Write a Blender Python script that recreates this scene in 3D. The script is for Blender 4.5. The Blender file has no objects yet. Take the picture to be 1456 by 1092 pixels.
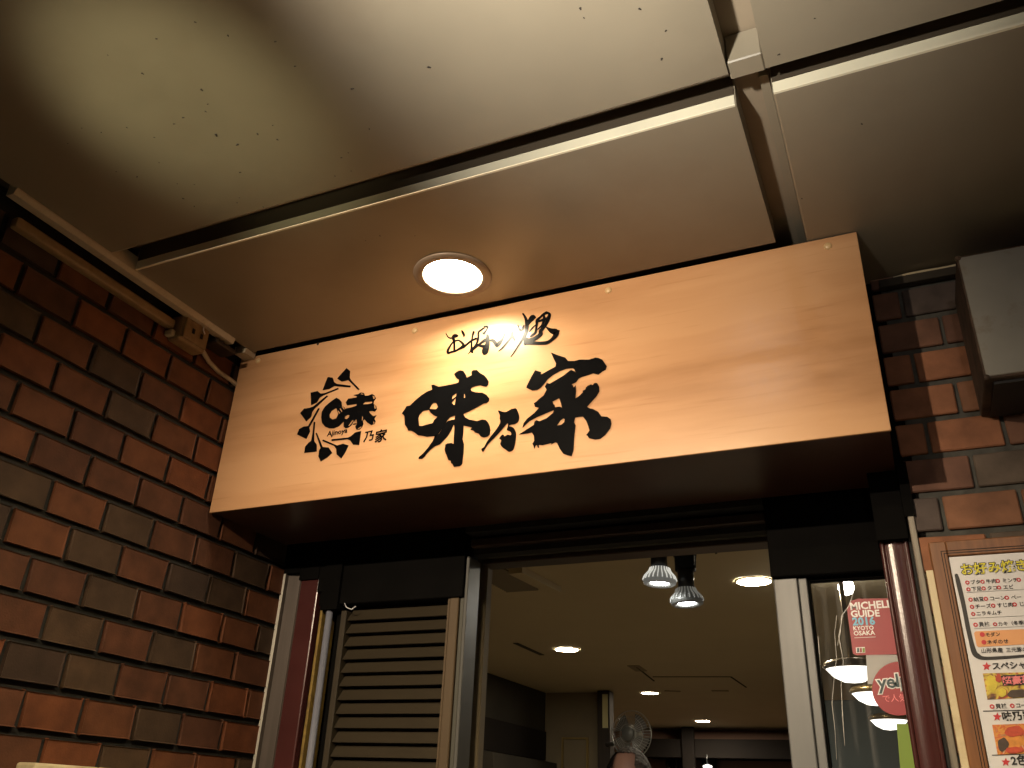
import bpy, bmesh, math, random
from mathutils import Vector, Matrix
random.seed(7)
S = bpy.context.scene
COL = S.collection

# ------------------------------------------------------------------ camera
FPX = 1206.83                     # focal length in photograph pixels (1456 wide)
EYE = Vector((0, 0, 1.55))
AX = [Vector((0.9112021, 0.4100192, 0.0399378)),      # image right
      Vector((-0.1520147, 0.4247575, -0.8924531)),    # image down
      Vector((-0.3828867, 0.8071340, 0.4493689))]     # view direction
cam = bpy.data.objects.new('camera', bpy.data.cameras.new('camera'))
COL.objects.link(cam)
cam.matrix_world = Matrix(((AX[0].x, -AX[1].x, -AX[2].x, EYE.x),
                           (AX[0].y, -AX[1].y, -AX[2].y, EYE.y),
                           (AX[0].z, -AX[1].z, -AX[2].z, EYE.z), (0, 0, 0, 1)))
cam.data.sensor_width = 36
cam.data.lens = FPX / 1456 * 36
cam.data.clip_start = 0.02
cam.data.clip_end = 500
S.camera = cam

# ------------------------------------------------------------------ night sky, view
W = bpy.data.worlds.new('World'); S.world = W; W.use_nodes = True
wn = W.node_tree
sky = wn.nodes.new('ShaderNodeTexSky'); sky.sky_type = 'NISHITA'; sky.sun_disc = False
sky.sun_elevation = math.radians(-4); sky.sun_rotation = math.radians(160)
bg = wn.nodes['Background']; bg.inputs['Strength'].default_value = 0.05
wn.links.new(sky.outputs[0], bg.inputs[0])
S.view_settings.view_transform = 'Standard'; S.view_settings.look = 'None'
S.view_settings.exposure = 0.0; S.view_settings.gamma = 1.0
S.view_settings.use_curve_mapping = False
S.cycles.use_denoising = True
S.cycles.max_bounces = 8; S.cycles.diffuse_bounces = 4; S.cycles.glossy_bounces = 4
S.cycles.sample_clamp_indirect = 4.0
S.cycles.caustics_reflective = False; S.cycles.caustics_refractive = False

# unseen spot lamps: two uplights guessed from ceiling pools, two added fills
def spot(name, loc, target, power, color, angle, blend, radius):
    l = bpy.data.lights.new(name, 'SPOT'); l.energy = power; l.color = color
    l.spot_size = math.radians(angle); l.spot_blend = blend; l.shadow_soft_size = radius
    o = bpy.data.objects.new(name, l); COL.objects.link(o); o.location = loc
    o.rotation_euler = (Vector(target) - Vector(loc)).to_track_quat('-Z', 'Y').to_euler()
    return o
UPLIGHT = spot('clamp_spotlight', (-0.33, 0.12, 2.04), (-0.26, 0.52, 2.55), 102, (1.0, .95, .84), 72, 1.0, 0.02)  # unseen uplight, placed along the slope of the joint shadow
POOL = spot('clamp_spotlight', (-0.98, 0.14, 1.80), (-0.94, 0.70, 2.55), 25, (1.0, .95, .60), 33, 1.0, 0.04)  # unseen uplight, guessed from the olive pool on the ceiling
SIGNL = spot('canopy_spotlight', (-0.84, -0.60, 2.535), (-0.70, 1.43, 2.05), 255, (1.0, .79, .57), 55, 1.0, 0.015)  # added to brighten the signboard, no such lamp is known
FILL = spot('street_spotlight', (0.5, -2.6, 2.3), (0.47, 1.6, 2.28), 62, (1.0, .86, .76), 20, 1.0, 0.10)  # added fill for the short brick wall and metal box
DISC = (150.0, 1900.0, 130.0)       # radiance of the lamps in the three canopy downlights

# ------------------------------------------------------------------ helpers
def ray(x, y):
    return AX[0] * ((x - 728) / FPX) + AX[1] * ((y - 546) / FPX) + AX[2]
def onY(x, y, Y):
    d = ray(x, y); return EYE + d * (Y / d.y)
def onZ(x, y, Z):
    d = ray(x, y); return EYE + d * ((Z - 1.55) / d.z)
def onX(x, y, X):
    d = ray(x, y); return EYE + d * (X / d.x)

def link(name, me, mat, parent=None):
    o = bpy.data.objects.new(name, me); COL.objects.link(o)
    if mat and not me.materials: me.materials.append(mat)
    if parent: o.parent = parent
    return o
def tag(o, label=None, cat=None, group=None, kind=None):
    if label: o['label'] = label
    if cat: o['category'] = cat
    if group: o['group'] = group
    if kind: o['kind'] = kind
    return o
def empty(name, loc=(0, 0, 0), label=None, cat=None, group=None, kind=None):
    o = bpy.data.objects.new(name, None); COL.objects.link(o); o.location = loc
    o.empty_display_size = .05
    bpy.context.view_layer.update()
    return tag(o, label, cat, group, kind)

class MB:
    """collects shapes given in world coordinates into one mesh"""
    def __init__(self): self.bm = bmesh.new()
    def box(self, a, b, bev=0.0, seg=1):
        lo = Vector([min(a[i], b[i]) for i in range(3)]); hi = Vector([max(a[i], b[i]) for i in range(3)])
        r = bmesh.ops.create_cube(self.bm, size=1)
        for v in r['verts']:
            v.co = Vector([(lo[i] + hi[i]) / 2 + v.co[i] * (hi[i] - lo[i]) for i in range(3)])
        if bev:
            es = list({e for v in r['verts'] for e in v.link_edges})
            bmesh.ops.bevel(self.bm, geom=es, offset=bev, segments=seg, affect='EDGES', profile=.5)
        return self
    def prism(self, pts, axis, a, b, bev=0.0):
        """polygon pts (2D) swept along an axis from a to b"""
        def P(p, t):
            return {'X': (t, p[0], p[1]), 'Y': (p[0], t, p[1]), 'Z': (p[0], p[1], t)}[axis]
        va = [self.bm.verts.new(P(p, a)) for p in pts]; vb = [self.bm.verts.new(P(p, b)) for p in pts]
        n = len(pts); fs = [self.bm.faces.new(va), self.bm.faces.new(vb[::-1])]
        for i in range(n): fs.append(self.bm.faces.new((va[i], vb[i], vb[(i + 1) % n], va[(i + 1) % n])))
        bmesh.ops.recalc_face_normals(self.bm, faces=fs)
        if bev:
            es = list({e for f in fs for e in f.edges})
            bmesh.ops.bevel(self.bm, geom=es, offset=bev, segments=1, affect='EDGES')
        return self
    def tube(self, pts, r, n=8, cap=True):
        pts = [Vector(p) for p in pts]; rs = r if isinstance(r, (list, tuple)) else [r] * len(pts)
        rings = []; up = Vector((0, 0, 1))
        for i, p in enumerate(pts):
            t = (pts[min(i + 1, len(pts) - 1)] - pts[max(i - 1, 0)]).normalized()
            u = t.cross(up)
            if u.length < 1e-3: u = t.cross(Vector((1, 0, 0)))
            u.normalize(); v = t.cross(u)
            rings.append([self.bm.verts.new(p + (u * math.cos(k * 2 * math.pi / n) + v * math.sin(k * 2 * math.pi / n)) * rs[i]) for k in range(n)])
        for a, b in zip(rings, rings[1:]):
            for k in range(n): self.bm.faces.new((a[k], a[(k + 1) % n], b[(k + 1) % n], b[k])).smooth = True
        if cap:
            self.bm.faces.new(rings[0][::-1]); self.bm.faces.new(rings[-1])
        return self
    def lathe(self, prof, c=(0, 0, 0), n=32, M=None, closed=False):
        """profile (r, z) turned round the vertical through c"""
        rings = []; M = M or Matrix.Identity(4); c = Vector(c)
        for r, z in prof:
            if r < 1e-6: rings.append([self.bm.verts.new(c + (M @ Vector((0, 0, z))))])
            else: rings.append([self.bm.verts.new(c + (M @ Vector((r * math.cos(k * 2 * math.pi / n), r * math.sin(k * 2 * math.pi / n), z)))) for k in range(n)])
        prs = list(zip(rings, rings[1:])) + ([(rings[-1], rings[0])] if closed else [])
        for a, b in prs:
            for k in range(n):
                k2 = (k + 1) % n
                if len(a) == 1 and len(b) == 1: continue
                if len(a) == 1: f = self.bm.faces.new((a[0], b[k2], b[k]))
                elif len(b) == 1: f = self.bm.faces.new((a[k], a[k2], b[0]))
                else: f = self.bm.faces.new((a[k], a[k2], b[k2], b[k]))
                f.smooth = True
        return self
    def poly(self, pts):
        self.bm.faces.new([self.bm.verts.new(p) for p in pts]); return self
    def mesh(self, name):
        bmesh.ops.recalc_face_normals(self.bm, faces=self.bm.faces[:])
        me = bpy.data.meshes.new(name); self.bm.to_mesh(me); self.bm.free(); return me
    def build(self, name, mat, parent=None, smooth_angle=None):
        """links the mesh; with a parent Empty the vertices become local to it"""
        me = self.mesh(name)
        o = bpy.data.objects.new(name, me); COL.objects.link(o); me.materials.append(mat)
        if parent:
            o.parent = parent; o.matrix_parent_inverse = parent.matrix_world.inverted()
        return o

def put(o, parent):
    o.parent = parent; o.matrix_parent_inverse = parent.matrix_world.inverted(); return o

# ------------------------------------------------------------------ materials
def mat(name, color=(.5, .5, .5), rough=.5, metal=0.0, spec=.5, var=0.0, scale=8, bump=0.0, bscale=60,
        stretch=(1, 1, 1), coat=0.0, rvar=0.0, stain=None, stain_amt=0.0, stain_scale=3):
    m = bpy.data.materials.new(name); m.use_nodes = True; nt = m.node_tree; N = nt.nodes; L = nt.links
    b = N['Principled BSDF']; b.inputs['Roughness'].default_value = rough; b.inputs['Metallic'].default_value = metal
    b.inputs['Specular IOR Level'].default_value = spec
    if coat:
        b.inputs['Coat Weight'].default_value = coat; b.inputs['Coat Roughness'].default_value = .08
    b.inputs['Base Color'].default_value = (*color, 1)
    if not (var or bump or stain_amt or rvar): return m
    tc = N.new('ShaderNodeTexCoord'); mp = N.new('ShaderNodeMapping'); L.new(tc.outputs['Object'], mp.inputs[0])
    mp.inputs['Scale'].default_value = stretch
    def noise(sc, det=4, rg=.55):
        n = N.new('ShaderNodeTexNoise'); n.inputs['Scale'].default_value = sc; n.inputs['Detail'].default_value = det
        n.inputs['Roughness'].default_value = rg; L.new(mp.outputs[0], n.inputs['Vector']); return n
    src = None
    if var:
        n = noise(scale); r = N.new('ShaderNodeValToRGB'); L.new(n.outputs['Fac'], r.inputs[0])
        r.color_ramp.elements[0].position = .3; r.color_ramp.elements[1].position = .7
        r.color_ramp.elements[0].color = (*[c * (1 - var) for c in color], 1)
        r.color_ramp.elements[1].color = (*[min(1, c * (1 + var)) for c in color], 1)
        src = r.outputs[0]
    if stain_amt:
        n = noise(stain_scale, 6, .65); r = N.new('ShaderNodeMapRange'); L.new(n.outputs['Fac'], r.inputs[0])
        r.inputs['From Min'].default_value = .52; r.inputs['From Max'].default_value = .70; r.inputs['To Max'].default_value = stain_amt
        mx = N.new('ShaderNodeMix'); mx.data_type = 'RGBA'; L.new(r.outputs[0], mx.inputs['Factor'])
        if src: L.new(src, mx.inputs[6])
        else: mx.inputs[6].default_value = (*color, 1)
        mx.inputs[7].default_value = (*stain, 1); src = mx.outputs[2]
    if src: L.new(src, b.inputs['Base Color'])
    if rvar:
        n = noise(scale * .7, 5); r = N.new('ShaderNodeMapRange'); L.new(n.outputs['Fac'], r.inputs[0])
        r.inputs['From Min'].default_value = .3; r.inputs['From Max'].default_value = .7
        r.inputs['To Min'].default_value = max(.03, rough - rvar); r.inputs['To Max'].default_value = min(1, rough + rvar)
        L.new(r.outputs[0], b.inputs['Roughness'])
    if bump:
        n = noise(bscale, 5); bp = N.new('ShaderNodeBump'); bp.inputs['Strength'].default_value = bump
        bp.inputs['Distance'].default_value = .002; L.new(n.outputs['Fac'], bp.inputs['Height']); L.new(bp.outputs[0], b.inputs['Normal'])
    return m
def emit(name, color, strength):
    m = bpy.data.materials.new(name); m.use_nodes = True; nt = m.node_tree
    nt.nodes.remove(nt.nodes['Principled BSDF']); e = nt.nodes.new('ShaderNodeEmission')
    e.inputs[0].default_value = (*color, 1); e.inputs[1].default_value = strength
    nt.links.new(e.outputs[0], nt.nodes['Material Output'].inputs[0]); return m

M_CEIL = mat('painted_panel', (.235, .198, .142), .36, var=.07, scale=3.5, rvar=.06, bump=.03, bscale=90, stain=(.17, .125, .085), stain_amt=.35, stain_scale=2.2)
M_CEILBACK = mat('panel_backing', (.27, .21, .145), .6, var=.15, scale=6)
M_JOINTSHADE = mat('dark_gasket', (.05, .035, .02), .7)  # dark brown for the shade painted into the joint
M_LITEDGE = mat('pale_edge', (.74, .67, .50), .4, var=.06, scale=9)  # paler than the panels: light on the joint face put in colour
M_TRIM = mat('cream_trim', (.48, .41, .30), .45, var=.12, scale=20, stain=(.12, .08, .05), stain_amt=.6, stain_scale=12)
M_CREAM = mat('cream_plastic', (.55, .47, .30), .45, var=.1, scale=14, stain=(.25, .17, .08), stain_amt=.6, stain_scale=9)
M_BOXPL = mat('aged_plastic', (.25, .165, .080), .5, var=.15, scale=25, stain=(.16, .09, .04), stain_amt=.6, stain_scale=30, bump=.1)
M_BLACKSPECK = mat('dead_insect', (.02, .014, .01), .7)
M_DARK = mat('dark_void', (.008, .007, .006), .6)
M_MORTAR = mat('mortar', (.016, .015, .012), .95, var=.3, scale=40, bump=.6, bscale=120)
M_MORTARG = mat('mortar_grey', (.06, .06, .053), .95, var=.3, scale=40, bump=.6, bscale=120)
M_SIGNBOX = mat('sign_box_brown', (.055, .026, .017), .33, var=.12, scale=6, rvar=.06)
M_LETTER = mat('black_vinyl', (.003, .003, .0033), .18, spec=.10)
M_CAP = mat('screw_cap', (.58, .40, .20), .35)
M_STEEL = mat('stainless', (.36, .34, .29), .42, metal=.8, var=.12, scale=14, stretch=(6, 6, .25), rvar=.08, stain=(.20, .16, .11), stain_amt=.6, stain_scale=5)
M_LITLIP = mat('bright_steel_lip', (.62, .60, .52), .45, metal=.3, var=.15, scale=14, stretch=(6, 6, .25))  # paler than the channel: light on the post's edge put in colour
M_STEELD = mat('dull_dark_steel', (.105, .088, .075), .38, metal=.5, var=.15, scale=14, stretch=(6, 6, .25))  # darker than the lip: shaded face of the same post put in colour
M_MAROON = mat('maroon_paint', (.055, .016, .015), .24, var=.12, scale=10, bump=.10, bscale=260, coat=.3)
M_YELLOW = mat('yellow_edge', (.20, .13, .025), .6, var=.4, scale=60, stain=(.04, .02, .01), stain_amt=.9, stain_scale=30)
M_PIPE = mat('grey_blue_pipe', (.17, .18, .22), .4, var=.08, scale=12)
M_BRONZE = mat('bronze_aluminium', (.034, .026, .0145), .5, metal=.1, var=.10, scale=8, stretch=(1, 1, 4))
M_TAN = mat('tan_aluminium', (.072, .048, .023), .5, metal=.2, var=.08, scale=8)
M_GREYAL = mat('grey_aluminium', (.062, .062, .05), .5, metal=.4, var=.06, scale=8, stretch=(5, 5, .3))
M_JAMB = mat('jamb_grey', (.10, .10, .092), .4, metal=.4, var=.06, scale=8, stretch=(5, 5, .3))
M_ALU = mat('silver_aluminium', (.10, .103, .103), .5, metal=.3, var=.05, scale=9, stretch=(5, 5, .3), rvar=.05, bump=.04)
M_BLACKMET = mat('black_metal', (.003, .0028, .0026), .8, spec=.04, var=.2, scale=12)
M_HEADER = mat('brown_header', (.036, .024, .019), .4, spec=.3, var=.1, scale=10)
M_HOLE = mat('groove_black', (.004, .004, .004), .8)
M_RUST = mat('worn_white_box', (.235, .232, .205), .55, var=.10, scale=9, stain=(.14, .08, .04), stain_amt=.8, stain_scale=11, bump=.15)
M_RUSTEDGE = mat('rusty_edge', (.06, .036, .022), .8, var=.5, scale=30, bump=.4)
M_FRAMEWOOD = mat('menu_frame_wood', (.18, .074, .025), .38, var=.22, scale=14, stretch=(8, 8, .6))
M_PAPER = mat('white_sheet', (.62, .62, .64), .5, var=.03, scale=4)
M_INK = mat('black_ink', (.012, .011, .011), .5)
M_REDINK = mat('red_ink', (.50, .03, .04), .5)
M_ORANGEINK = mat('orange_ink', (.68, .33, .14), .5)
M_TITLE = mat('yellow_ink', (.66, .60, .03), .5)
M_GREY_LINE = mat('grey_rule', (.25, .25, .26), .6)
M_PINKINK = mat('pink_ink', (.80, .22, .24), .5)
M_FLOOR = mat('paving', (.26, .24, .22), .7, var=.2, scale=5, bump=.3)
M_INCEIL = mat('interior_ceiling_paint', (.46, .38, .24), .75, var=.04, scale=2)
M_INFLOOR = mat('interior_floor', (.34, .28, .20), .5, var=.2, scale=6)
M_INWALL = mat('interior_plaster', (.22, .175, .11), .8, var=.05, scale=3)
M_INDARK = mat('dark_hood', (.030, .023, .014), .8, var=.2, scale=4)
M_INDARK2 = mat('dark_hood_band', (.012, .008, .006), .75, spec=.2)
M_POLE = mat('dark_wood', (.028, .017, .010), .5, var=.3, scale=12, stretch=(6, 6, .5))
M_STRIP = mat('yellow_paper', (.75, .68, .36), .6)
M_BLACKPL = mat('black_plastic', (.012, .012, .012), .4)
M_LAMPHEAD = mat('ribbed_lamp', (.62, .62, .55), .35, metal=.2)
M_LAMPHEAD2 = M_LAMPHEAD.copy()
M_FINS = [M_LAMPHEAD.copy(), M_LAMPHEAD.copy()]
for m_ in (M_LAMPHEAD, M_LAMPHEAD2): m_.node_tree.nodes['Principled BSDF'].inputs['Base Color'].default_value = (.22, .22, .19, 1)  # heads darker than fins: shade between the ribs put in colour
for m_, e_ in ((M_LAMPHEAD, .10), (M_LAMPHEAD2, .02), (M_FINS[0], .55), (M_FINS[1], .10)):  # glow given to heads and fins, stands in for light on them
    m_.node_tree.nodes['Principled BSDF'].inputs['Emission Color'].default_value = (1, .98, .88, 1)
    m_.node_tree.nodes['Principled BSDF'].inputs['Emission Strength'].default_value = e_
M_CHROME = mat('fan_wire', (.50, .50, .48), .3, metal=.8)
M_FANBL = mat('fan_blade', (.16, .15, .14), .3)
M_BADGE = mat('fan_badge', (.10, .10, .095), .4)
M_GOLD = mat('gilt_frame', (.45, .32, .12), .35, metal=.6)
M_BRASS = mat('brass_band', (.20, .14, .06), .3, metal=.8)
M_SKIN = mat('skin', (.20, .115, .085), .5, var=.08, scale=8)
M_HAIR = mat('grey_hair', (.045, .038, .032), .8, spec=.2, var=.5, scale=60, stretch=(1, 1, 4), bump=.6, bscale=150)
M_SHIRT = mat('dark_shirt', (.03, .03, .035), .8, var=.15, scale=20)
M_TROUSER = mat('dark_trousers', (.02, .02, .024), .8)
M_BOTTLE = mat('bottle_glass', (.02, .018, .012), .12)
M_PINKWALL = mat('pinkish_wall', (.40, .22, .15), .7)
M_TEALWALL = mat('blue_grey_wall', (.07, .11, .13), .6)
M_GRILLE = mat('vent_grille', (.22, .18, .125), .6)
M_VENTBACK = mat('vent_backing', (.06, .05, .035), .7)
M_RED = mat('poster_red', (.27, .012, .022), .45)
M_WHITEPR = mat('white_print', (.78, .78, .78), .5)
M_BLUEPR = mat('blue_print', (.16, .48, .68), .5)
M_LIME = mat('lime_paper', (.14, .23, .012), .5)
M_DARKPR = mat('dark_print', (.02, .05, .06), .5)
M_GREENST = mat('green_sticker', (.05, .16, .04), .5)

E_LAMP = [emit('lamp_glow', c, d) for c, d in zip(((1.0, .88, .64), (1.0, .80, .50), (1.0, .90, .80)), DISC)]
E_INDL = emit('interior_downlight_glow', (1.0, .88, .66), 380.0)
E_INDIM = emit('dim_downlight_glow', (1.0, .88, .66), 45.0)
E_LED = emit('led_glow', (.93, .95, 1.0), 40.0)
E_BOWL = emit('bowl_glow', (1.0, .95, .84), 2.6)
E_SPOT = emit('bare_bulb_glow', (1.0, .95, .86), 40.0)
E_TINY = emit('indicator_glow', (1, 1, 1), 2.0)

def brick_material(name, ramp):
    m = bpy.data.materials.new(name); m.use_nodes = True; nt = m.node_tree; N = nt.nodes; L = nt.links
    b = N['Principled BSDF']; b.inputs['Roughness'].default_value = .78; b.inputs['Specular IOR Level'].default_value = .3
    oi = N.new('ShaderNodeObjectInfo'); r = N.new('ShaderNodeValToRGB'); L.new(oi.outputs['Random'], r.inputs[0])
    r.color_ramp.interpolation = 'CONSTANT'
    while len(r.color_ramp.elements) < len(ramp): r.color_ramp.elements.new(.5)
    for e, (p, c) in zip(r.color_ramp.elements, ramp): e.position = p; e.color = (*c, 1)
    geo = N.new('ShaderNodeNewGeometry')
    n1 = N.new('ShaderNodeTexNoise'); n1.inputs['Scale'].default_value = 22; n1.inputs['Detail'].default_value = 5; L.new(geo.outputs['Position'], n1.inputs['Vector'])
    mr = N.new('ShaderNodeMapRange'); L.new(n1.outputs['Fac'], mr.inputs[0]); mr.inputs['From Min'].default_value = .3; mr.inputs['From Max'].default_value = .7
    mr.inputs['To Min'].default_value = .72; mr.inputs['To Max'].default_value = 1.25
    mx = N.new('ShaderNodeMix'); mx.data_type = 'RGBA'; mx.blend_type = 'MULTIPLY'; mx.inputs['Factor'].default_value = 1
    L.new(r.outputs[0], mx.inputs[6]); L.new(mr.outputs[0], mx.inputs[7]); L.new(mx.outputs[2], b.inputs['Base Color'])
    n2 = N.new('ShaderNodeTexNoise'); n2.inputs['Scale'].default_value = 260; n2.inputs['Detail'].default_value = 4; L.new(geo.outputs['Position'], n2.inputs['Vector'])
    bp = N.new('ShaderNodeBump'); bp.inputs['Strength'].default_value = .35; bp.inputs['Distance'].default_value = .0015
    L.new(n2.outputs['Fac'], bp.inputs['Height']); L.new(bp.outputs[0], b.inputs['Normal'])
    return m
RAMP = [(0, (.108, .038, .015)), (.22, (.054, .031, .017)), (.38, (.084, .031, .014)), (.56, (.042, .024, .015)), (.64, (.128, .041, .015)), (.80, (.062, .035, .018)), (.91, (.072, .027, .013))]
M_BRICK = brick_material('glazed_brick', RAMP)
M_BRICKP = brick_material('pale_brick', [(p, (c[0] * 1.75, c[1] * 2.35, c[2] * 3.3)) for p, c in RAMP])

# wood laminate of the sign
def laminate():
    m = bpy.data.materials.new('wood_laminate'); m.use_nodes = True; nt = m.node_tree; N = nt.nodes; L = nt.links
    b = N['Principled BSDF']; tc = N.new('ShaderNodeTexCoord')
    mp = N.new('ShaderNodeMapping'); mp.inputs['Scale'].default_value = (.75, 1, 7.5); L.new(tc.outputs['Object'], mp.inputs[0])
    wp = N.new('ShaderNodeTexNoise'); wp.inputs['Scale'].default_value = 2.2; wp.inputs['Detail'].default_value = 3; L.new(tc.outputs['Object'], wp.inputs['Vector'])
    ad = N.new('ShaderNodeMix'); ad.data_type = 'RGBA'; ad.blend_type = 'ADD'; ad.inputs['Factor'].default_value = .55
    L.new(mp.outputs[0], ad.inputs[6]); L.new(wp.outputs['Color'], ad.inputs[7])
    n1 = N.new('ShaderNodeTexNoise'); n1.inputs['Scale'].default_value = 2.0; n1.inputs['Detail'].default_value = 7; n1.inputs['Roughness'].default_value = .5; L.new(ad.outputs[2], n1.inputs['Vector'])
    r1 = N.new('ShaderNodeValToRGB'); L.new(n1.outputs['Fac'], r1.inputs[0])
    r1.color_ramp.elements[0].position = .30; r1.color_ramp.elements[0].color = (.37, .195, .092, 1)
    r1.color_ramp.elements[1].position = .62; r1.color_ramp.elements[1].color = (.53, .305, .155, 1)
    e = r1.color_ramp.elements.new(.45); e.color = (.47, .258, .126, 1)
    # fine dark pores
    mp2 = N.new('ShaderNodeMapping'); mp2.inputs['Scale'].default_value = (3.2, 1, 70); L.new(tc.outputs['Object'], mp2.inputs[0])
    ad2 = N.new('ShaderNodeMix'); ad2.data_type = 'RGBA'; ad2.blend_type = 'ADD'; ad2.inputs['Factor'].default_value = 2.2
    L.new(mp2.outputs[0], ad2.inputs[6]); L.new(wp.outputs['Color'], ad2.inputs[7])
    n2 = N.new('ShaderNodeTexNoise'); n2.inputs['Scale'].default_value = 1.6; n2.inputs['Detail'].default_value = 4; L.new(ad2.outputs[2], n2.inputs['Vector'])
    mr = N.new('ShaderNodeMapRange'); L.new(n2.outputs['Fac'], mr.inputs[0]); mr.inputs['From Min'].default_value = .60; mr.inputs['From Max'].default_value = .78
    mr.inputs['To Max'].default_value = .42
    mx = N.new('ShaderNodeMix'); mx.data_type = 'RGBA'; L.new(mr.outputs[0], mx.inputs['Factor']); L.new(r1.outputs[0], mx.inputs[6]); mx.inputs[7].default_value = (.30, .135, .052, 1)
    L.new(mx.outputs[2], b.inputs['Base Color'])
    b.inputs['Roughness'].default_value = .27; b.inputs['Specular IOR Level'].default_value = .26
    b.inputs['Coat Weight'].default_value = .38; b.inputs['Coat Roughness'].default_value = .09
    bp = N.new('ShaderNodeBump'); bp.inputs['Strength'].default_value = .04; bp.inputs['Distance'].default_value = .001
    L.new(n2.outputs['Fac'], bp.inputs['Height']); L.new(bp.outputs[0], b.inputs['Normal'])
    return m
M_LAM = laminate()

def glass_mat():
    m = bpy.data.materials.new('smeared_glass'); m.use_nodes = True; nt = m.node_tree; N = nt.nodes; L = nt.links
    N.remove(N['Principled BSDF']); out = N['Material Output']
    tr = N.new('ShaderNodeBsdfTransparent'); gl = N.new('ShaderNodeBsdfGlossy'); gl.inputs['Roughness'].default_value = .03
    df = N.new('ShaderNodeBsdfDiffuse'); df.inputs[0].default_value = (.7, .7, .68, 1)
    tc = N.new('ShaderNodeTexCoord'); mp = N.new('ShaderNodeMapping'); mp.inputs['Scale'].default_value = (60, 1, 3); L.new(tc.outputs['Object'], mp.inputs[0])
    n = N.new('ShaderNodeTexNoise'); n.inputs['Scale'].default_value = 1.0; n.inputs['Detail'].default_value = 3; L.new(mp.outputs[0], n.inputs['Vector'])
    mr = N.new('ShaderNodeMapRange'); L.new(n.outputs['Fac'], mr.inputs[0]); mr.inputs['From Min'].default_value = .5; mr.inputs['From Max'].default_value = .8
    mr.inputs['To Min'].default_value = .012; mr.inputs['To Max'].default_value = .10
    m1 = N.new('ShaderNodeMixShader'); L.new(mr.outputs[0], m1.inputs[0]); L.new(tr.outputs[0], m1.inputs[1]); L.new(df.outputs[0], m1.inputs[2])
    m2 = N.new('ShaderNodeMixShader'); m2.inputs[0].default_value = .05; L.new(m1.outputs[0], m2.inputs[1]); L.new(gl.outputs[0], m2.inputs[2])
    L.new(m2.outputs[0], out.inputs[0]); return m
M_GLASS = glass_mat()
M_TRANSL = bpy.data.materials.new('thin_white_paper'); M_TRANSL.use_nodes = True
_n = M_TRANSL.node_tree; _t = _n.nodes.new('ShaderNodeBsdfTranslucent'); _t.inputs[0].default_value = (.95, .94, .92, 1)
_m = _n.nodes.new('ShaderNodeMixShader'); _m.inputs[0].default_value = .75; _n.nodes['Principled BSDF'].inputs['Base Color'].default_value = (.85, .85, .84, 1)
_n.links.new(_n.nodes['Principled BSDF'].outputs[0], _m.inputs[1]); _n.links.new(_t.outputs[0], _m.inputs[2]); _n.links.new(_m.outputs[0], _n.nodes['Material Output'].inputs[0])

# ------------------------------------------------------------------ flat print: words and outlines on planes facing the street
def text_mesh(s, size, bold=0.0, depth=.0004, spacing=1.0):
    cu = bpy.data.curves.new('words', 'FONT'); cu.body = s; cu.size = size; cu.offset = bold; cu.extrude = depth
    cu.space_character = spacing; cu.resolution_u = 2
    o = bpy.data.objects.new('words', cu); COL.objects.link(o)
    dg = bpy.context.evaluated_depsgraph_get(); me = bpy.data.meshes.new_from_object(o.evaluated_get(dg))
    bpy.data.objects.remove(o); return me
def words(s, p0, p1, Y, material, parent, bold=0.0, height=None, name='lettering', squeeze=True, size=None):
    """writes s on the plane y = Y from pixel p0 to pixel p1 (ends of its baseline)"""
    a = onY(*p0, Y); b = onY(*p1, Y); w = b.x - a.x
    me = text_mesh(s, 1.0, 0.0)
    xs = [v.co.x for v in me.vertices]; x0, x1 = min(xs), max(xs); ys = [v.co.y for v in me.vertices]
    sx = w / (x1 - x0); sz = (height / (max(ys) - min(ys))) if height else sx
    if bold:
        bpy.data.meshes.remove(me); me = text_mesh(s, 1.0, bold)
    for v in me.vertices:
        t = (v.co.x - x0) / (x1 - x0)
        v.co = Vector((a.x + (v.co.x - x0) * sx, Y + v.co.z * 1.0, a.z + (b.z - a.z) * t + v.co.y * sz))
    o = bpy.data.objects.new(name, me); COL.objects.link(o); me.materials.clear(); me.materials.append(material)
    return put(o, parent)
def outline(loops, Y, material, parent, name, depth=.0006):
    """filled outlines (list of point loops in pixels, even-odd) on the plane y = Y"""
    cu = bpy.data.curves.new(name, 'CURVE'); cu.dimensions = '2D'; cu.fill_mode = 'BOTH'; cu.extrude = depth
    for lp in loops:
        sp = cu.splines.new('POLY'); sp.points.add(len(lp) - 1); sp.use_cyclic_u = True
        for p, q in zip(sp.points, lp):
            w = onY(*q, Y); p.co = (w.x, w.z, 0, 1)
    o = bpy.data.objects.new(name, cu); COL.objects.link(o)
    dg = bpy.context.evaluated_depsgraph_get(); me = bpy.data.meshes.new_from_object(o.evaluated_get(dg))
    bpy.data.objects.remove(o)
    for v in me.vertices: v.co = Vector((v.co.x, Y + v.co.z, v.co.y))
    me.materials.clear(); me.materials.append(material)
    o = bpy.data.objects.new(name, me); COL.objects.link(o); return put(o, parent)
def smooth(lp, n=3):
    """Catmull-Rom rounding of a closed loop"""
    out = []; N = len(lp)
    for i in range(N):
        p0, p1, p2, p3 = (Vector(lp[(i + k - 1) % N]) for k in range(4))
        e1, e2 = (p2 - p1), (p1 - p0)
        for j in range(n):
            t = j / n
            q = .5 * ((2 * p1) + (p2 - p0) * t + (2 * p0 - 5 * p1 + 4 * p2 - p3) * t * t + (3 * p1 - p0 - 3 * p2 + p3) * t ** 3)
            out.append((q.x, q.y))
    return out
def region(ox, oy, sc, pts): return [(ox + x * sc, oy + y * sc) for x, y in pts]
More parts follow.
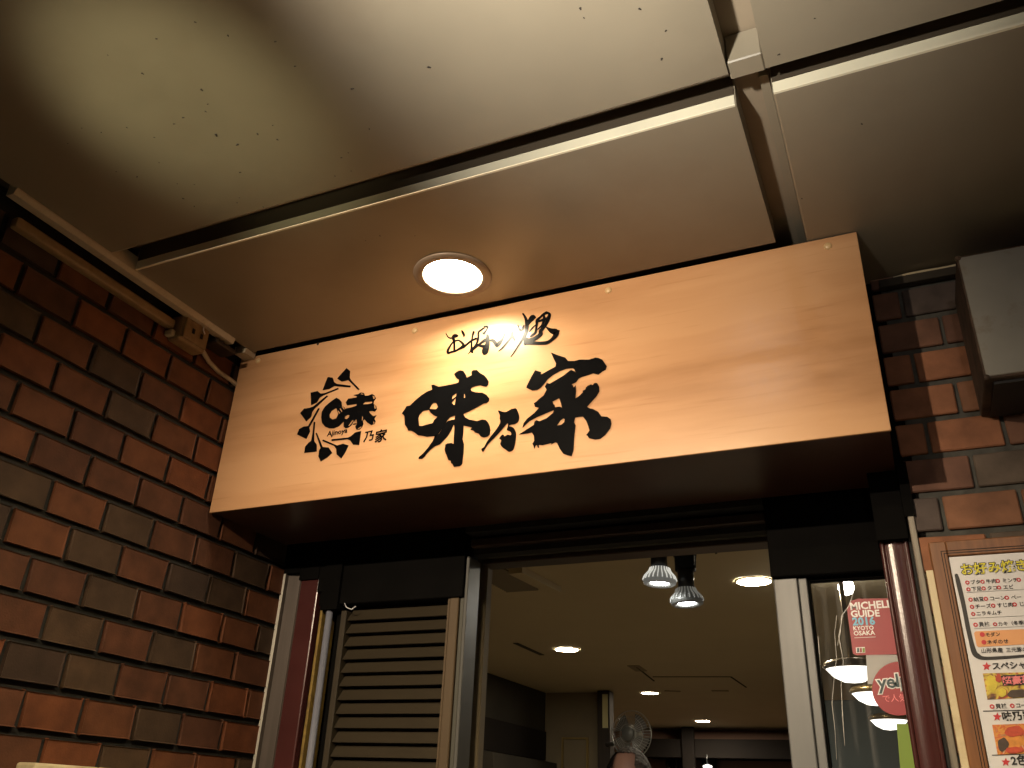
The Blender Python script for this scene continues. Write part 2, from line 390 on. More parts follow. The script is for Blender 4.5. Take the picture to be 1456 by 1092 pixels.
def ribbon(strokes, ox, oy, sc, Y, material, parent, name):
    """brush strokes: lists of (x, y, width) in pixels of a region, each stroke a hair above the one before"""
    mb = MB(); k = 0
    for st in strokes:
        dens = []
        P = [Vector(s) for s in st]; n = len(P)
        for i in range(n - 1):
            p0, p1, p2, p3 = P[max(i - 1, 0)], P[i], P[i + 1], P[min(i + 2, n - 1)]
            for j in range(4):
                t = j / 4
                dens.append(.5 * ((2 * p1) + (p2 - p0) * t + (2 * p0 - 5 * p1 + 4 * p2 - p3) * t * t + (3 * p1 - p0 - 3 * p2 + p3) * t ** 3))
        dens.append(P[-1]); Lf, Rt = [], []
        for i, p in enumerate(dens):
            d = dens[min(i + 1, len(dens) - 1)] - dens[max(i - 1, 0)]; d = Vector((d.x, d.y))
            if d.length < 1e-6: d = Vector((1, 0))
            d.normalize(); nn = Vector((-d.y, d.x)) * max(p.z * 1.22, 10) / 2
            if i == 0: e = -d * p.z * .3
            elif i == len(dens) - 1: e = d * p.z * .3
            else: e = Vector((0, 0))
            c = Vector((p.x, p.y)) + e * .0
            Lf.append(c + nn); Rt.append(c - nn)
        y = Y - .00006 * k; k += 1
        def pt(q): return onY(ox + q.x * sc, oy + q.y * sc, y)
        vl = [mb.bm.verts.new(pt(q)) for q in Lf]; vr = [mb.bm.verts.new(pt(q)) for q in Rt]
        for i in range(len(vl) - 1): mb.bm.faces.new((vl[i], vl[i + 1], vr[i + 1], vr[i]))
        for q, vv, sgn in ((dens[0], (vl[0], vr[0]), -1), (dens[-1], (vl[-1], vr[-1]), 1)):
            dd = (dens[1] - dens[0]) if sgn < 0 else (dens[-1] - dens[-2]); d = Vector((dd.x, dd.y)).normalized() * sgn
            tip = mb.bm.verts.new(pt(Vector((q.x, q.y)) + d * max(q.z, 8) * .4))
            mb.bm.faces.new((vv[0], vv[1], tip))
    return mb.build(name, material, parent)

Z0 = 1.55          # eye height: calibrated heights are counted from it
CZ = Z0 + 1.0      # underside of the canopy ceiling

# ------------------------------------------------------------------ ground
g = MB().box((-60, -60, -.2), (60, 1.62, 0)).build('ground', M_FLOOR); tag(g, kind='structure')

# ------------------------------------------------------------------ canopy ceiling with its panels and joints
ceil = empty('ceiling', (-.6, .6, CZ), kind='structure')
MB().box((-1.52, -1.6, CZ + .062), (2.2, 1.80, CZ + .12)).build('backing', M_CEILBACK, ceil)
HOLES = {}
def panel(x0, x1, y0, y1, hole=None, zl=CZ):
    mb = MB()
    if not hole:
        mb.box((x0, y0, zl), (x1, y1, zl + .058), .004, 2)
        return mb.build('ceiling_panel', M_CEIL, ceil)
    cx, cy, r = hole; n = 40; bm = mb.bm
    circ = [(cx + r * math.cos(k * 2 * math.pi / n), cy + r * math.sin(k * 2 * math.pi / n)) for k in range(n)]
    # ring of points on the outer rectangle in the same angular order
    rect = []
    for k in range(n):
        a = k * 2 * math.pi / n; dx, dy = math.cos(a), math.sin(a)
        t = min([((x1 if dx > 0 else x0) - cx) / dx if abs(dx) > 1e-9 else 1e9, ((y1 if dy > 0 else y0) - cy) / dy if abs(dy) > 1e-9 else 1e9])
        rect.append((cx + dx * t, cy + dy * t))
    # snap the nearest ring points to the corners
    for c in ((x0, y0), (x1, y0), (x0, y1), (x1, y1)):
        i = min(range(n), key=lambda i: (rect[i][0] - c[0]) ** 2 + (rect[i][1] - c[1]) ** 2); rect[i] = c
    vi = [bm.verts.new((*p, zl)) for p in circ]; vo = [bm.verts.new((*p, zl)) for p in rect]
    vi2 = [bm.verts.new((*p, zl + .058)) for p in circ]; vo2 = [bm.verts.new((*p, zl + .058)) for p in rect]
    for k in range(n):
        k2 = (k + 1) % n
        bm.faces.new((vi[k], vi[k2], vo[k2], vo[k])); bm.faces.new((vi2[k], vi2[k2], vo2[k2], vo2[k]))
        bm.faces.new((vi[k], vi[k2], vi2[k2], vi2[k])); bm.faces.new((vo[k], vo[k2], vo2[k2], vo2[k]))
    return mb.build('ceiling_panel', M_CEIL, ceil)
DL = [(-.762, 1.292), (-.41, .16), (.62, .16)]  # last one is unseen, added to light the bricks and menu
XL, XA, XC = -1.395, -.121, -.068
YA, YB = .975, 1.030
MB().prism([(YA - .0115, CZ + .0002), (YA, CZ + .009), (YA, CZ + .055), (YA - .0115, CZ + .055)], 'X', XL, XA).build('panel_lip', M_CEIL, ceil)
PA = panel(XL, XA, -.30, YA - .012, (*DL[1], .072))
PB = panel(XL, XA - .001, YB, 1.414, (*DL[0], .072))
panel(XC, 1.15, -.30, YA - .002, (*DL[2], .072))
panel(XC + .001, 1.15, YB - .003, 1.79)
panel(XL, XA, -1.5, -.355); panel(XC, 1.15, -1.5, -.355)
MB().box((XA + .001, .945, CZ + .004), (XC - .001, .981, CZ + .060), .002).build('joint_block', M_CEIL, ceil)
for xa, xb, yy in ((XL + .006, XA - .003, YB), (XC + .003, 1.15, YB - .003)):
    MB().box((xa, yy - .0022, CZ - .0003), (xb, yy + .003, CZ + .021), .0005).build('edge_strip', M_LITEDGE, ceil)  # lit part of the joint face, made as a paler strip
    MB().box((xa, yy - .0024, CZ + .0215), (xb, yy + .003, CZ + .0610)).build('shadow_gasket', M_JOINTSHADE, ceil)  # dark strip stands in for the shaded upper joint face
# light reveal of sheet metal in the joint beside the second row
MB().box((XC - .016, YB + .0, CZ + .045), (XC - .002, 1.79, CZ + .0615)).build('joint_strip', M_CEIL, ceil)
# moulding along the brick wall
MB().prism([(-1.414, CZ - .012), (-1.392, CZ - .014), (-1.388, CZ - .004), (-1.388, CZ + .03), (-1.414, CZ + .03)], 'Y', .742, 1.345).build('edge_trim', M_TRIM, ceil)
tb = MB()
tb.prism([(-1.43, CZ - .010), (-1.396, CZ - .012), (-1.392, CZ + .01), (-1.43, CZ + .01)], 'Y', 1.392, 1.428)
tb.build('broken_trim_end', M_TRIM, ceil)
MB().box((-1.447, 1.30, CZ - .03), (-1.40, 1.37, CZ - .018), .002).build('torn_board', M_POLE, ceil)
MB().box((-1.520, -1.6, CZ + .032), (-1.415, 1.80, CZ + .06)).build('dark_batten', M_INDARK, ceil)
# insects and fly specks stuck to the paint, each at its place
SP = [(277, 31, 1.2), (222, 55, 1.2), (324, 50, 1.3), (391, 59, 1.2), (153, 78, .8), (202, 104, 1.5), (419, 94, 1.2), (286, 127, 1.7), (295, 148, 1.1), (292, 158, 1.2),
      (260, 167, 1.4), (247, 176, 1.3), (180, 181, 1), (144, 188, 1), (116, 182, .8), (219, 195, 1), (307, 191, 2.2), (338, 205, 2), (366, 190, 1.4), (394, 198, 1.3), (388, 178, .9),
      (341, 245, 1.4), (195, 251, 1.3), (226, 231, .8), (165, 244, .8), (96, 204, .8), (260, 282, 1.3), (252, 261, .8), (276, 262, .7), (276, 293, .9), (337, 288, 1), (340, 281, .8),
      (374, 294, 1), (485, 224, 1.1), (500, 126, 1.8), (609, 95, 2), (525, 183, 1), (476, 250, .9), (495, 217, .8), (825, 11, 1.6), (830, 25, 1), (909, 12, 1.6), (947, 43, 1.3), (941, 83, 1.6), (499, 243, .8), (539, 247, .9),
      (540, 335, 1), (520, 342, .8), (590, 335, .8), (1225, 176, 1.2), (1108, 77, 1.4), (1158, 26, .9), (1140, 282, 1), (1240, 215, .0)]
sm = MB()
for x, y, s in SP:
    if s <= 0: continue
    p = onZ(x, y, CZ); a = random.random() * 3; s *= .0010
    for k, (dx, sz) in enumerate(((0, 1.0), (1.5, .7))):
        c = p + Vector((math.cos(a) * dx * s, math.sin(a) * dx * s, -s * .3))
        r = bmesh.ops.create_icosphere(sm.bm, subdivisions=1, radius=s * sz)
        for v in r['verts']: v.co = Vector((v.co.x * 1.2, v.co.y, v.co.z * .6)) + c
o = sm.build('insect_specks', M_BLACKSPECK, ceil); o['kind'] = 'stuff'

# ------------------------------------------------------------------ brick walls
def brick_mesh(l, h, d, axis, seed):
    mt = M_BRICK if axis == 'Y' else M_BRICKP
    rnd = random.Random(seed); bm = bmesh.new(); r = bmesh.ops.create_cube(bm, size=1)
    for v in r['verts']:
        j = [rnd.uniform(-.0011, .0011) for _ in range(3)]
        p = Vector((v.co.x * l + j[0], v.co.y * d, v.co.z * h + j[2]))
        v.co = p if axis == 'X' else Vector((p.y, p.x, p.z))
    bmesh.ops.bevel(bm, geom=bm.edges[:], offset=.0022, segments=1, affect='EDGES')
    me = bpy.data.meshes.new('brick'); bm.to_mesh(me); bm.free(); me.materials.append(mt); return me
def lay_wall(root, axis, plane, u0, u1, rows, phase, bl, jl, bh, pitch, zb, depth, inward):
    """running bond; bricks are parts that share a few meshes"""
    full = [brick_mesh(bl, bh, depth, axis, s) for s in range(4)]; cut = {}
    n = 0
    for k in rows:
        z = zb + pitch * k + bh / 2
        u = u0 - (bl + jl); off = phase + (0 if k % 2 == 0 else (bl + jl) / 2)
        u = off + math.floor((u0 - off) / (bl + jl)) * (bl + jl)
        while u < u1 - .012:
            a, b = max(u, u0), min(u + bl, u1); ln = b - a
            if ln > .014:
                if ln > bl - .002: me = full[n % 4]
                else:
                    key = round(ln, 3)
                    if key not in cut: cut[key] = brick_mesh(ln, bh, depth, axis, int(ln * 1e4))
                    me = cut[key]
                o = bpy.data.objects.new('brick', me); COL.objects.link(o); o.parent = root
                c = (a + b) / 2; t = plane + inward * (depth / 2 - .003 + random.uniform(-.0012, .0012))
                wpos = Vector((c, t, z)) if axis == 'X' else Vector((t, c, z))
                o.location = wpos - root.matrix_world.translation
                o.rotation_euler = (random.uniform(-.006, .006),) * 3 if n % 3 == 0 else (0, 0, 0)
                n += 1
            u += bl + jl
    return n
wl = empty('brick_wall', (-1.47, 1.0, 0), 'long dim wall of red and brown bricks beside the shop entrance, carrying the conduit', 'wall')
MB().box((-1.60, -.3, 0), (-1.4545, 1.748, CZ + .03)).build('mortar_bed', M_MORTAR, wl)
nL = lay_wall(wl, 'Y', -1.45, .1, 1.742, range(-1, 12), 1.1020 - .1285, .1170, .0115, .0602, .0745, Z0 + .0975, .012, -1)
sb = MB()
for k in range(-22, -1):
    z = Z0 + .0975 + .0745 * k
    if z < .01: continue
    y = .1 - (.064 if k % 2 else 0)
    while y < 1.70:
        sb.box((-1.4595, max(y, .1), z), (-1.448, min(y + .1195, 1.742), z + .0615)); y += .1285
o = sb.build('lower_bricks', M_BRICK, wl); o['kind'] = 'stuff'

wr = empty('brick_wall', (.3, 1.64, 0), 'short brick wall with pale mortar behind the menu board and rusty box', 'wall')
MB().box((.052, 1.6245, 0), (1.15, 1.80, CZ + .03)).build('mortar_bed', M_MORTARG, wr)
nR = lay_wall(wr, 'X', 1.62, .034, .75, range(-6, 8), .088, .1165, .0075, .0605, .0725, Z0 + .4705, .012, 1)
sb = MB()
for k in range(-30, -6):
    z = Z0 + .4705 + .0725 * k
    if z < .01: continue
    x = .06 + (.062 if k % 2 else 0)
    while x < 1.1:
        sb.box((x, 1.617, z), (min(x + .1165, 1.14), 1.63, z + .0605)); x += .124
o = sb.build('lower_bricks', M_BRICKP, wr); o['kind'] = 'stuff'
MB().box((.050, 1.602, Z0 + .972), (1.15, 1.620, Z0 + .990), .001).build('top_moulding', M_INDARK, wr)
w = MB(); bmv = w.bm; cols = []
for i in range(13):
    t = i / 12; x = .078 + .20 * t; th = .003 + .009 * t + .002 * math.sin(t * 9)
    cols.append([bmv.verts.new((x, y, z)) for y in (1.604, 1.618) for z in (CZ - .0095, CZ - .0095 + th * .72)])
for a, b in zip(cols, cols[1:]):
    for i, j in ((0, 1), (1, 3), (3, 2), (2, 0)): bmv.faces.new((a[i], a[j], b[j], b[i]))
w.build('peeling_strip', M_CREAM, wr)

# ------------------------------------------------------------------ conduit, junction box, cable
cd = MB().box((-1.4505, .785, Z0 + .954), (-1.428, 1.198, Z0 + .978), .006, 2).build('conduit', M_BOXPL)
tag(cd, 'ochre cable trunking running along the top of the brick wall', 'conduit')
jb = empty('junction_box', (-1.45, 1.245, Z0 + .96), 'small aged cream junction box between trunking and dangling cable', 'junction box')
MB().box((-1.450, 1.200, Z0 + .930), (-1.412, 1.284, Z0 + .993), .006, 2).build('housing', M_BOXPL, jb)
MB().box((-1.4125, 1.206, Z0 + .936), (-1.405, 1.279, Z0 + .988), .003, 2).build('lid', M_BOXPL, jb)
MB().box((-1.449, 1.188, Z0 + .936), (-1.425, 1.204, Z0 + .952), .005, 2).build('cable_gland', M_CREAM, jb)
for dy in (-.012, .014):
    MB().box((-1.4055, 1.240 + dy, Z0 + .956), (-1.4035, 1.247 + dy, Z0 + .968)).build('slot', M_HOLE, jb)
MB().tube([(-1.405, 1.255, Z0 + .99), (-1.404, 1.255, Z0 + 1.0), (-1.402, 1.256, Z0 + .978), (-1.401, 1.262, Z0 + .970)], .0016, 6).build('loose_tie', M_PAPER, jb)
cb = MB().tube([(-1.432, 1.280, Z0 + .957), (-1.436, 1.30, Z0 + .950), (-1.441, 1.33, Z0 + .938), (-1.443, 1.37, Z0 + .930), (-1.443, 1.41, Z0 + .929), (-1.444, 1.455, Z0 + .924), (-1.444, 1.50, Z0 + .92)], .0055, 8).build('cable', M_TRIM)
tag(cb, 'drooping grey cable from the junction box to behind the wooden signboard', 'cable')

# ------------------------------------------------------------------ downlights in the canopy
for i, (cx, cy) in enumerate(DL):
    d = empty('downlight', (cx, cy, CZ), ['lit round recessed downlight close above the wooden signboard', 'round recessed downlight in the front canopy panel above the pavement', 'round recessed downlight in the front canopy panel on the menu board side'][i], 'downlight', 'downlights in the canopy')
    ring = MB().lathe([(.0615, .006), (.0622, -.0030), (.0632, -.0042), (.0815, -.0036), (.0832, .0005), (.070, .001)], (cx, cy, CZ), 48, closed=True).build('trim_ring', mat('ring_paint', (.20, .155, .115), .4), d)
    MB().lathe([(.0620, .0055), (.0610, .014), (.059, (.038, .039, .038)[i]), (.0, (.0385, .0395, .0385)[i])], (cx, cy, CZ), 48).build('reflector', mat('reflector_white', (.8, .78, .72), .3), d)
    MB().lathe([(0, (.022, .023, .022)[i]), (.056, (.022, .023, .022)[i]), (.0575, (.025, .026, .025)[i]), (.0, (.032, .033, .032)[i])], (cx, cy, CZ), 48).build('lamp_disc', E_LAMP[i], d)

# ------------------------------------------------------------------ the shop sign
YS = 1.431; ST, SB_, SL, SR = Z0 + 1.0 - .002, Z0 + .5915, -1.4425, .0225
sign = empty('shop_sign', (-.71, YS, SB_), 'wide wood-grain shop signboard with black brush lettering over the entrance', 'sign')
MB().box((SL, YS, SB_), (SR, YS + .006, ST), .0008).build('sign_panel', M_LAM, sign)
MB().box((SL + .003, YS + .0065, SB_ + .0015), (SR - .002, 1.712, ST - .03)).build('sign_box', M_SIGNBOX, sign)
for px, py in ((367, 513), (590, 470), (865, 413), (1177, 350)):
    p = onY(px, py, YS)
    MB().lathe([(0, -.0035), (.0055, -.003), (.0075, -.001), (.0078, 0)], p, 16, Matrix.Rotation(-math.pi / 2, 4, 'X')).build('screw_cap', M_CAP, sign)
MB().lathe([(0, -.0005), (.0035, -.0005), (.0035, 0)], onY(452, 489, YS), 10, Matrix.Rotation(-math.pi / 2, 4, 'X')).build('nail_hole', M_HOLE, sign)
YL = YS - .0008
R1 = lambda pts: region(570, 510, .14656, pts)
aji = [[(296, 258), (318, 252), (368, 272), (440, 260), (510, 246), (560, 232), (565, 205), (540, 190), (517, 150), (545, 125), (578, 113), (608, 120), (632, 158), (640, 185), (688, 160), (684, 130), (700, 112), (740, 110), (770, 140), (810, 162), (835, 190), (852, 222), (848, 252), (828, 272), (800, 268), (770, 258), (730, 265), (690, 278), (676, 296), (690, 315), (735, 330), (738, 322), (745, 330), (790, 330), (830, 350), (858, 385), (855, 410), (832, 430), (800, 435), (740, 470), (660, 512), (606, 536), (625, 570), (665, 592), (715, 600), (740, 606), (790, 590), (825, 595), (850, 625), (862, 655), (868, 690), (862, 735), (842, 755), (805, 765), (775, 755), (755, 728), (720, 715), (700, 695), (675, 690), (690, 668), (650, 658), (608, 648), (606, 720), (598, 780), (612, 830), (608, 920), (600, 985), (596, 1020), (575, 1042), (515, 1050), (500, 1020), (488, 1015), (485, 990), (462, 985), (445, 940), (430, 905), (425, 880), (432, 845), (430, 835), (458, 820), (462, 822), (490, 818), (512, 828), (518, 700), (520, 655), (512, 640), (490, 690), (464, 735), (450, 755), (380, 830), (355, 840), (330, 850), (280, 890), (240, 935), (232, 950), (205, 972), (172, 972), (175, 955), (210, 925), (260, 870), (310, 800), (360, 735), (400, 675), (440, 620), (462, 602), (495, 595), (522, 592), (525, 552), (480, 565), (455, 592), (425, 635), (395, 690), (370, 730), (330, 750), (250, 758), (210, 748), (170, 745), (130, 715), (100, 700), (70, 698), (65, 680), (40, 640), (35, 560), (25, 545), (10, 532), (40, 490), (55, 462), (90, 455), (140, 405), (200, 355), (255, 320), (305, 300)],
       [(278, 488), (298, 448), (318, 428), (345, 432), (362, 468), (342, 492)],
       [(272, 497), (215, 507), (180, 545), (170, 580), (178, 650), (200, 655), (250, 640), (310, 625), (325, 595), (355, 565), (320, 550), (290, 525)],
       [(500, 360), (540, 333), (538, 365), (500, 395), (497, 388)], [(533, 378), (525, 450), (505, 448), (508, 440), (492, 428)],
       [(612, 345), (619, 342), (625, 375), (612, 385)]]
outline([R1(l) for l in aji], YL, M_LETTER, sign, 'character')
R2 = lambda pts: region(735, 495, .14644, pts)
ie = [[(330, 42), (400, 70), (470, 92), (497, 125), (560, 125), (610, 112), (700, 112), (765, 92), (795, 97), (830, 112), (855, 150), (873, 175), (862, 210), (830, 225), (790, 258), (740, 245), (690, 262), (630, 280), (600, 295), (575, 330), (545, 345), (530, 350), (545, 362), (550, 385), (570, 360), (575, 420), (568, 490), (610, 460), (640, 430), (638, 415), (665, 402), (672, 380), (690, 365), (720, 352), (738, 360), (745, 345), (760, 338), (780, 340), (798, 375), (800, 420), (770, 470), (720, 525), (680, 570), (700, 582), (740, 592), (790, 618), (820, 662), (880, 668), (910, 690), (918, 735), (905, 780), (860, 840), (810, 880), (760, 888), (700, 875), (685, 850), (672, 845), (685, 830), (705, 800), (690, 750), (675, 710), (640, 665), (600, 668), (565, 675), (555, 720), (570, 750), (560, 830), (555, 900), (550, 990), (530, 1050), (490, 1040), (450, 1025), (415, 975), (390, 920), (370, 915), (330, 935), (340, 920), (300, 930), (250, 942), (212, 940), (214, 968), (202, 965), (195, 940), (180, 948), (168, 978), (162, 950), (150, 930), (168, 900), (165, 850), (145, 820), (100, 830), (20, 838), (80, 800), (165, 745), (170, 715), (190, 700), (220, 710), (290, 680), (350, 630), (360, 602), (300, 625), (200, 668), (120, 710), (55, 772), (65, 730), (100, 685), (170, 630), (215, 580), (175, 570), (165, 535), (190, 520), (215, 495), (260, 460), (290, 405), (272, 375), (290, 340), (320, 345), (380, 310), (450, 270), (500, 230), (525, 212), (560, 225), (570, 237), (556, 203), (540, 195), (480, 200), (420, 222), (350, 260), (300, 300), (270, 340), (235, 380), (200, 405), (150, 412), (92, 385), (95, 370), (140, 280), (178, 215), (235, 232), (230, 255), (245, 252), (310, 215), (375, 180), (380, 150), (360, 110)],
      [(345, 518), (410, 485), (425, 530), (438, 578), (415, 567), (370, 575), (366, 550), (355, 545)], [(388, 752), (420, 705), (450, 682), (465, 690), (460, 720), (430, 745)]]
outline([R2(l) for l in ie], YL, M_LETTER, sign, 'character')
no = [(455, 205), (475, 185), (490, 195), (590, 218), (650, 195), (715, 155), (740, 155), (800, 145), (830, 190), (855, 260), (862, 330), (850, 390), (810, 435), (740, 458), (680, 468), (665, 495), (710, 500), (755, 525), (790, 580), (803, 650), (795, 760), (775, 870), (745, 950), (700, 980), (655, 985), (600, 945), (540, 905), (500, 850), (498, 820), (518, 765), (482, 740), (485, 715), (530, 660), (565, 660), (580, 690), (640, 655), (690, 670), (712, 650), (700, 610), (665, 585), (628, 570), (630, 530), (650, 480), (640, 430), (580, 490), (500, 590), (380, 720), (260, 840), (175, 970), (155, 982), (138, 968), (135, 925), (180, 900), (240, 790), (330, 670), (420, 555), (480, 460), (498, 390), (485, 345), (490, 280)]
outline([smooth(region(675, 570, .07326, no), 2)], YL, M_LETTER, sign, 'character')
YR = YS - .0006
ribbon([[(65, 530, 14), (110, 610, 22), (160, 635, 26), (210, 630, 30)],
        [(335, 585, 24), (300, 585, 60), (250, 590, 70), (222, 625, 56), (240, 690, 50), (248, 780, 40), (250, 930, 44)],
        [(225, 715, 24), (150, 820, 34), (105, 910, 44), (110, 965, 40), (180, 945, 36), (260, 925, 36), (350, 880, 40), (430, 830, 60), (445, 775, 50), (380, 705, 36), (330, 685, 26), (262, 700, 30)],
        [(412, 465, 22), (440, 520, 50), (465, 575, 40), (455, 610, 14)],
        [(440, 845, 50), (520, 780, 40), (620, 700, 36), (740, 640, 36)]], 630, 440, .0641, YR, M_LETTER, sign, 'character')
ribbon([[(680, 490, 40), (660, 560, 36), (645, 640, 30), (632, 740, 28), (632, 850, 40), (635, 920, 60), (660, 965, 24)],
        [(555, 990, 14), (600, 940, 24), (640, 900, 50), (720, 840, 40), (820, 760, 40), (920, 690, 60), (990, 665, 60)],
        [(920, 405, 26), (850, 450, 34), (788, 505, 36), (782, 600, 36), (770, 680, 40), (740, 770, 40), (680, 860, 46)],
        [(900, 380, 20), (980, 385, 40), (960, 460, 30), (895, 540, 46)],
        [(985, 560, 50), (990, 660, 70), (985, 760, 80), (955, 850, 110), (930, 930, 120), (912, 985, 80)],
        [(760, 790, 36), (840, 810, 50), (930, 830, 60)]], 630, 440, .0641, YR, M_LETTER, sign, 'character')
ribbon([[(1040, 690, 36), (1110, 690, 60), (1160, 750, 66), (1190, 810, 50), (1240, 750, 70), (1300, 680, 50), (1340, 600, 36), (1370, 520, 30)],
        [(1228, 925, 12), (1310, 860, 30), (1400, 750, 36), (1490, 640, 46), (1530, 560, 60), (1530, 490, 50)],
        [(1510, 560, 50), (1560, 625, 56), (1590, 690, 30)]], 630, 440, .0641, YR, M_LETTER, sign, 'character')
ribbon([[(355, 365, 10), (380, 430, 36), (410, 478, 44), (450, 440, 46), (480, 370, 16)],
        [(455, 145, 26), (490, 200, 36), (520, 270, 50), (535, 380, 60), (520, 500, 60), (480, 600, 60), (420, 690, 36), (350, 800, 26), (280, 910, 22), (220, 990, 12)],
        [(700, 225, 40), (650, 225, 90), (590, 290, 70), (540, 360, 56)],
        [(700, 370, 16), (640, 430, 24), (578, 500, 18)],
        [(930, 130, 50), (860, 160, 40), (790, 220, 34), (735, 280, 50), (725, 350, 44), (715, 430, 34), (695, 520, 40), (600, 590, 34)],
        [(900, 118, 30), (972, 160, 46), (950, 240, 60), (910, 340, 50), (860, 420, 44), (800, 490, 60), (800, 545, 70), (740, 600, 66), (650, 650, 66), (560, 660, 56), (490, 610, 36)],
        [(860, 160, 30), (870, 260, 50), (845, 340, 40), (820, 460, 40)], [(760, 300, 30), (840, 270, 40), (930, 240, 40)], [(740, 455, 20), (800, 400, 22), (850, 330, 26)],
        [(905, 405, 14), (960, 450, 50), (1030, 490, 90), (1100, 510, 100), (1075, 590, 70), (1000, 665, 50), (920, 712, 56), (800, 722, 54), (650, 716, 56), (540, 716, 60)],
        [(1168, 482, 20), (1100, 490, 50)], [(492, 625, 36), (505, 690, 60), (500, 745, 50)]], 710, 435, .0733, YR, M_LETTER, sign, 'character')
# round emblem of nine spatulas
SPAT = [[(655, 95), (690, 125), (685, 190), (700, 215), (785, 305), (770, 315), (670, 215), (605, 230), (560, 200), (590, 165)],
        [(465, 185), (515, 190), (530, 235), (555, 252), (695, 270), (690, 288), (530, 275), (480, 305), (415, 315), (440, 250)],
        [(295, 340), (365, 325), (395, 350), (440, 345), (570, 292), (575, 305), (420, 368), (385, 390), (355, 440), (300, 465)],
        [(190, 545), (230, 500), (285, 492), (320, 480), (455, 370), (470, 375), (330, 505), (310, 535), (300, 580), (250, 630)],
        [(160, 760), (180, 705), (225, 680), (270, 675), (300, 620), (370, 495), (385, 500), (315, 630), (280, 690), (288, 730), (250, 805)],
        [(230, 945), (240, 880), (270, 845), (300, 825), (315, 740), (325, 630), (340, 635), (330, 740), (330, 825), (355, 860), (355, 930)],
        [(395, 1030), (372, 980), (380, 920), (395, 895), (345, 750), (355, 740), (415, 885), (475, 890), (510, 945), (460, 990)],
        [(600, 1000), (555, 960), (550, 905), (530, 875), (410, 825), (420, 810), (560, 870), (620, 852), (675, 870), (640, 940)],
        [(780, 865), (720, 862), (690, 820), (660, 808), (505, 825), (503, 808), (670, 790), (700, 775), (740, 740), (800, 725)]]
for s in SPAT: outline([region(400, 510, .1419, s)], YL, M_LETTER, sign, 'emblem_spatula')
EM = [[(345, 190), (250, 255), (150, 340), (95, 430), (82, 530), (100, 630), (150, 690), (220, 718), (300, 718), (390, 680), (450, 620), (472, 598), (470, 690), (500, 715), (550, 705), (600, 665), (650, 580), (690, 560), (700, 640), (670, 690), (690, 740), (740, 740), (790, 690), (810, 640), (800, 590), (825, 560), (880, 620), (945, 662), (1000, 640), (1020, 590), (1000, 550), (1035, 490), (985, 510), (930, 460), (905, 425), (960, 415), (1000, 430), (1040, 390), (1030, 330), (985, 295), (990, 250), (1025, 200), (1000, 145), (960, 125), (900, 150), (840, 155), (820, 110), (770, 97), (725, 125), (640, 145), (700, 165), (690, 185), (550, 205), (505, 270), (530, 320), (560, 315), (690, 295), (695, 325), (600, 355), (520, 370), (492, 388), (490, 360), (440, 325), (432, 260), (395, 215)],
      [(330, 372), (350, 378), (362, 430), (378, 470), (345, 545), (280, 565), (230, 530), (225, 480), (260, 415)], [(810, 290), (835, 262), (960, 252), (965, 275), (940, 292), (810, 305)],
      [(965, 150), (1005, 165), (1005, 205), (985, 215)], [(990, 310), (1020, 325), (1022, 380), (1005, 385)], [(985, 580), (1010, 570), (1005, 630), (975, 640)], [(700, 725), (780, 675), (775, 700), (730, 730)],
      [(750, 125), (775, 112), (812, 125), (810, 136)], [(485, 545), (500, 505), (545, 485), (572, 490), (560, 530), (520, 560)], [(780, 590), (785, 510), (803, 510), (800, 575)],
      [(545, 675), (620, 572), (640, 580), (600, 640), (565, 675)], [(655, 600), (672, 566), (682, 600), (660, 610)], [(620, 640), (690, 628), (690, 645), (640, 655)], [(395, 375), (415, 370), (448, 425), (438, 438)], [(434, 337), (452, 335), (486, 383), (475, 395)], [(362, 415), (376, 407), (410, 460), (396, 468)]]
outline([region(450, 550, .0824, l) for l in EM], YL, M_LETTER, sign, 'emblem_mark')
words('Ajinoya', (465, 620.5), (493.5, 615), YL, M_LETTER, sign, bold=.012)
words('乃', (517, 627.5), (530.5, 624.5), YL, M_LETTER, sign, bold=.02)
words('家', (533, 628.5), (549, 625), YL, M_LETTER, sign, bold=.02)

# ------------------------------------------------------------------ entrance: header, posts, shutter, glass
ent = empty('door_frame', (-.57, 1.78, 0), 'black metal entrance frame with sliding track under the signboard', 'door frame')
YD = 1.75
HB = Z0 + .585
# dark face left of the opening, over the shutter, and right over the sidelight
MB().box((-1.33, YD - .012, Z0 + .437), (-.9270, YD + .06, Z0 + .60), .002).build('fascia', M_BLACKMET, ent)
MB().box((-.236, YD - .012, Z0 + .4365), (.03, YD + .06, Z0 + .60), .002).build('transom_panel', M_BLACKMET, ent)
# header over the opening: stepped rails
MB().box((-.9170, YD - .006, Z0 + .553), (-.2365, YD + .014, Z0 + .5745), .003).build('header_rail', M_HEADER, ent)
MB().box((-.9170, YD + .012, Z0 + .540), (-.2365, YD + .045, Z0 + .60)).build('track_recess', M_HOLE, ent)
MB().box((-.9170, YD + .040, Z0 + .5385), (-.2365, YD + .052, Z0 + .5425), .001).build('track_lip', M_GREYAL, ent)
MB().box((-.9170, YD + .0535, Z0 + .528), (-.2365, YD + .11, Z0 + .60), .002).build('door_head', M_HEADER, ent)
MB().box((-.55, YD - .0065, Z0 + .561), (-.528, YD - .004, Z0 + .564)).build('slot', M_HOLE, ent)
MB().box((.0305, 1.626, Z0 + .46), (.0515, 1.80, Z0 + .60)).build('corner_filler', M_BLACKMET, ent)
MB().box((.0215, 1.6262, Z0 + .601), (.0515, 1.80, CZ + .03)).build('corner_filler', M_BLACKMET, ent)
MB().box((-1.45, 1.812, Z0 + .601), (.0515, 1.862, CZ + .03)).build('upper_wall', M_BLACKMET, ent)
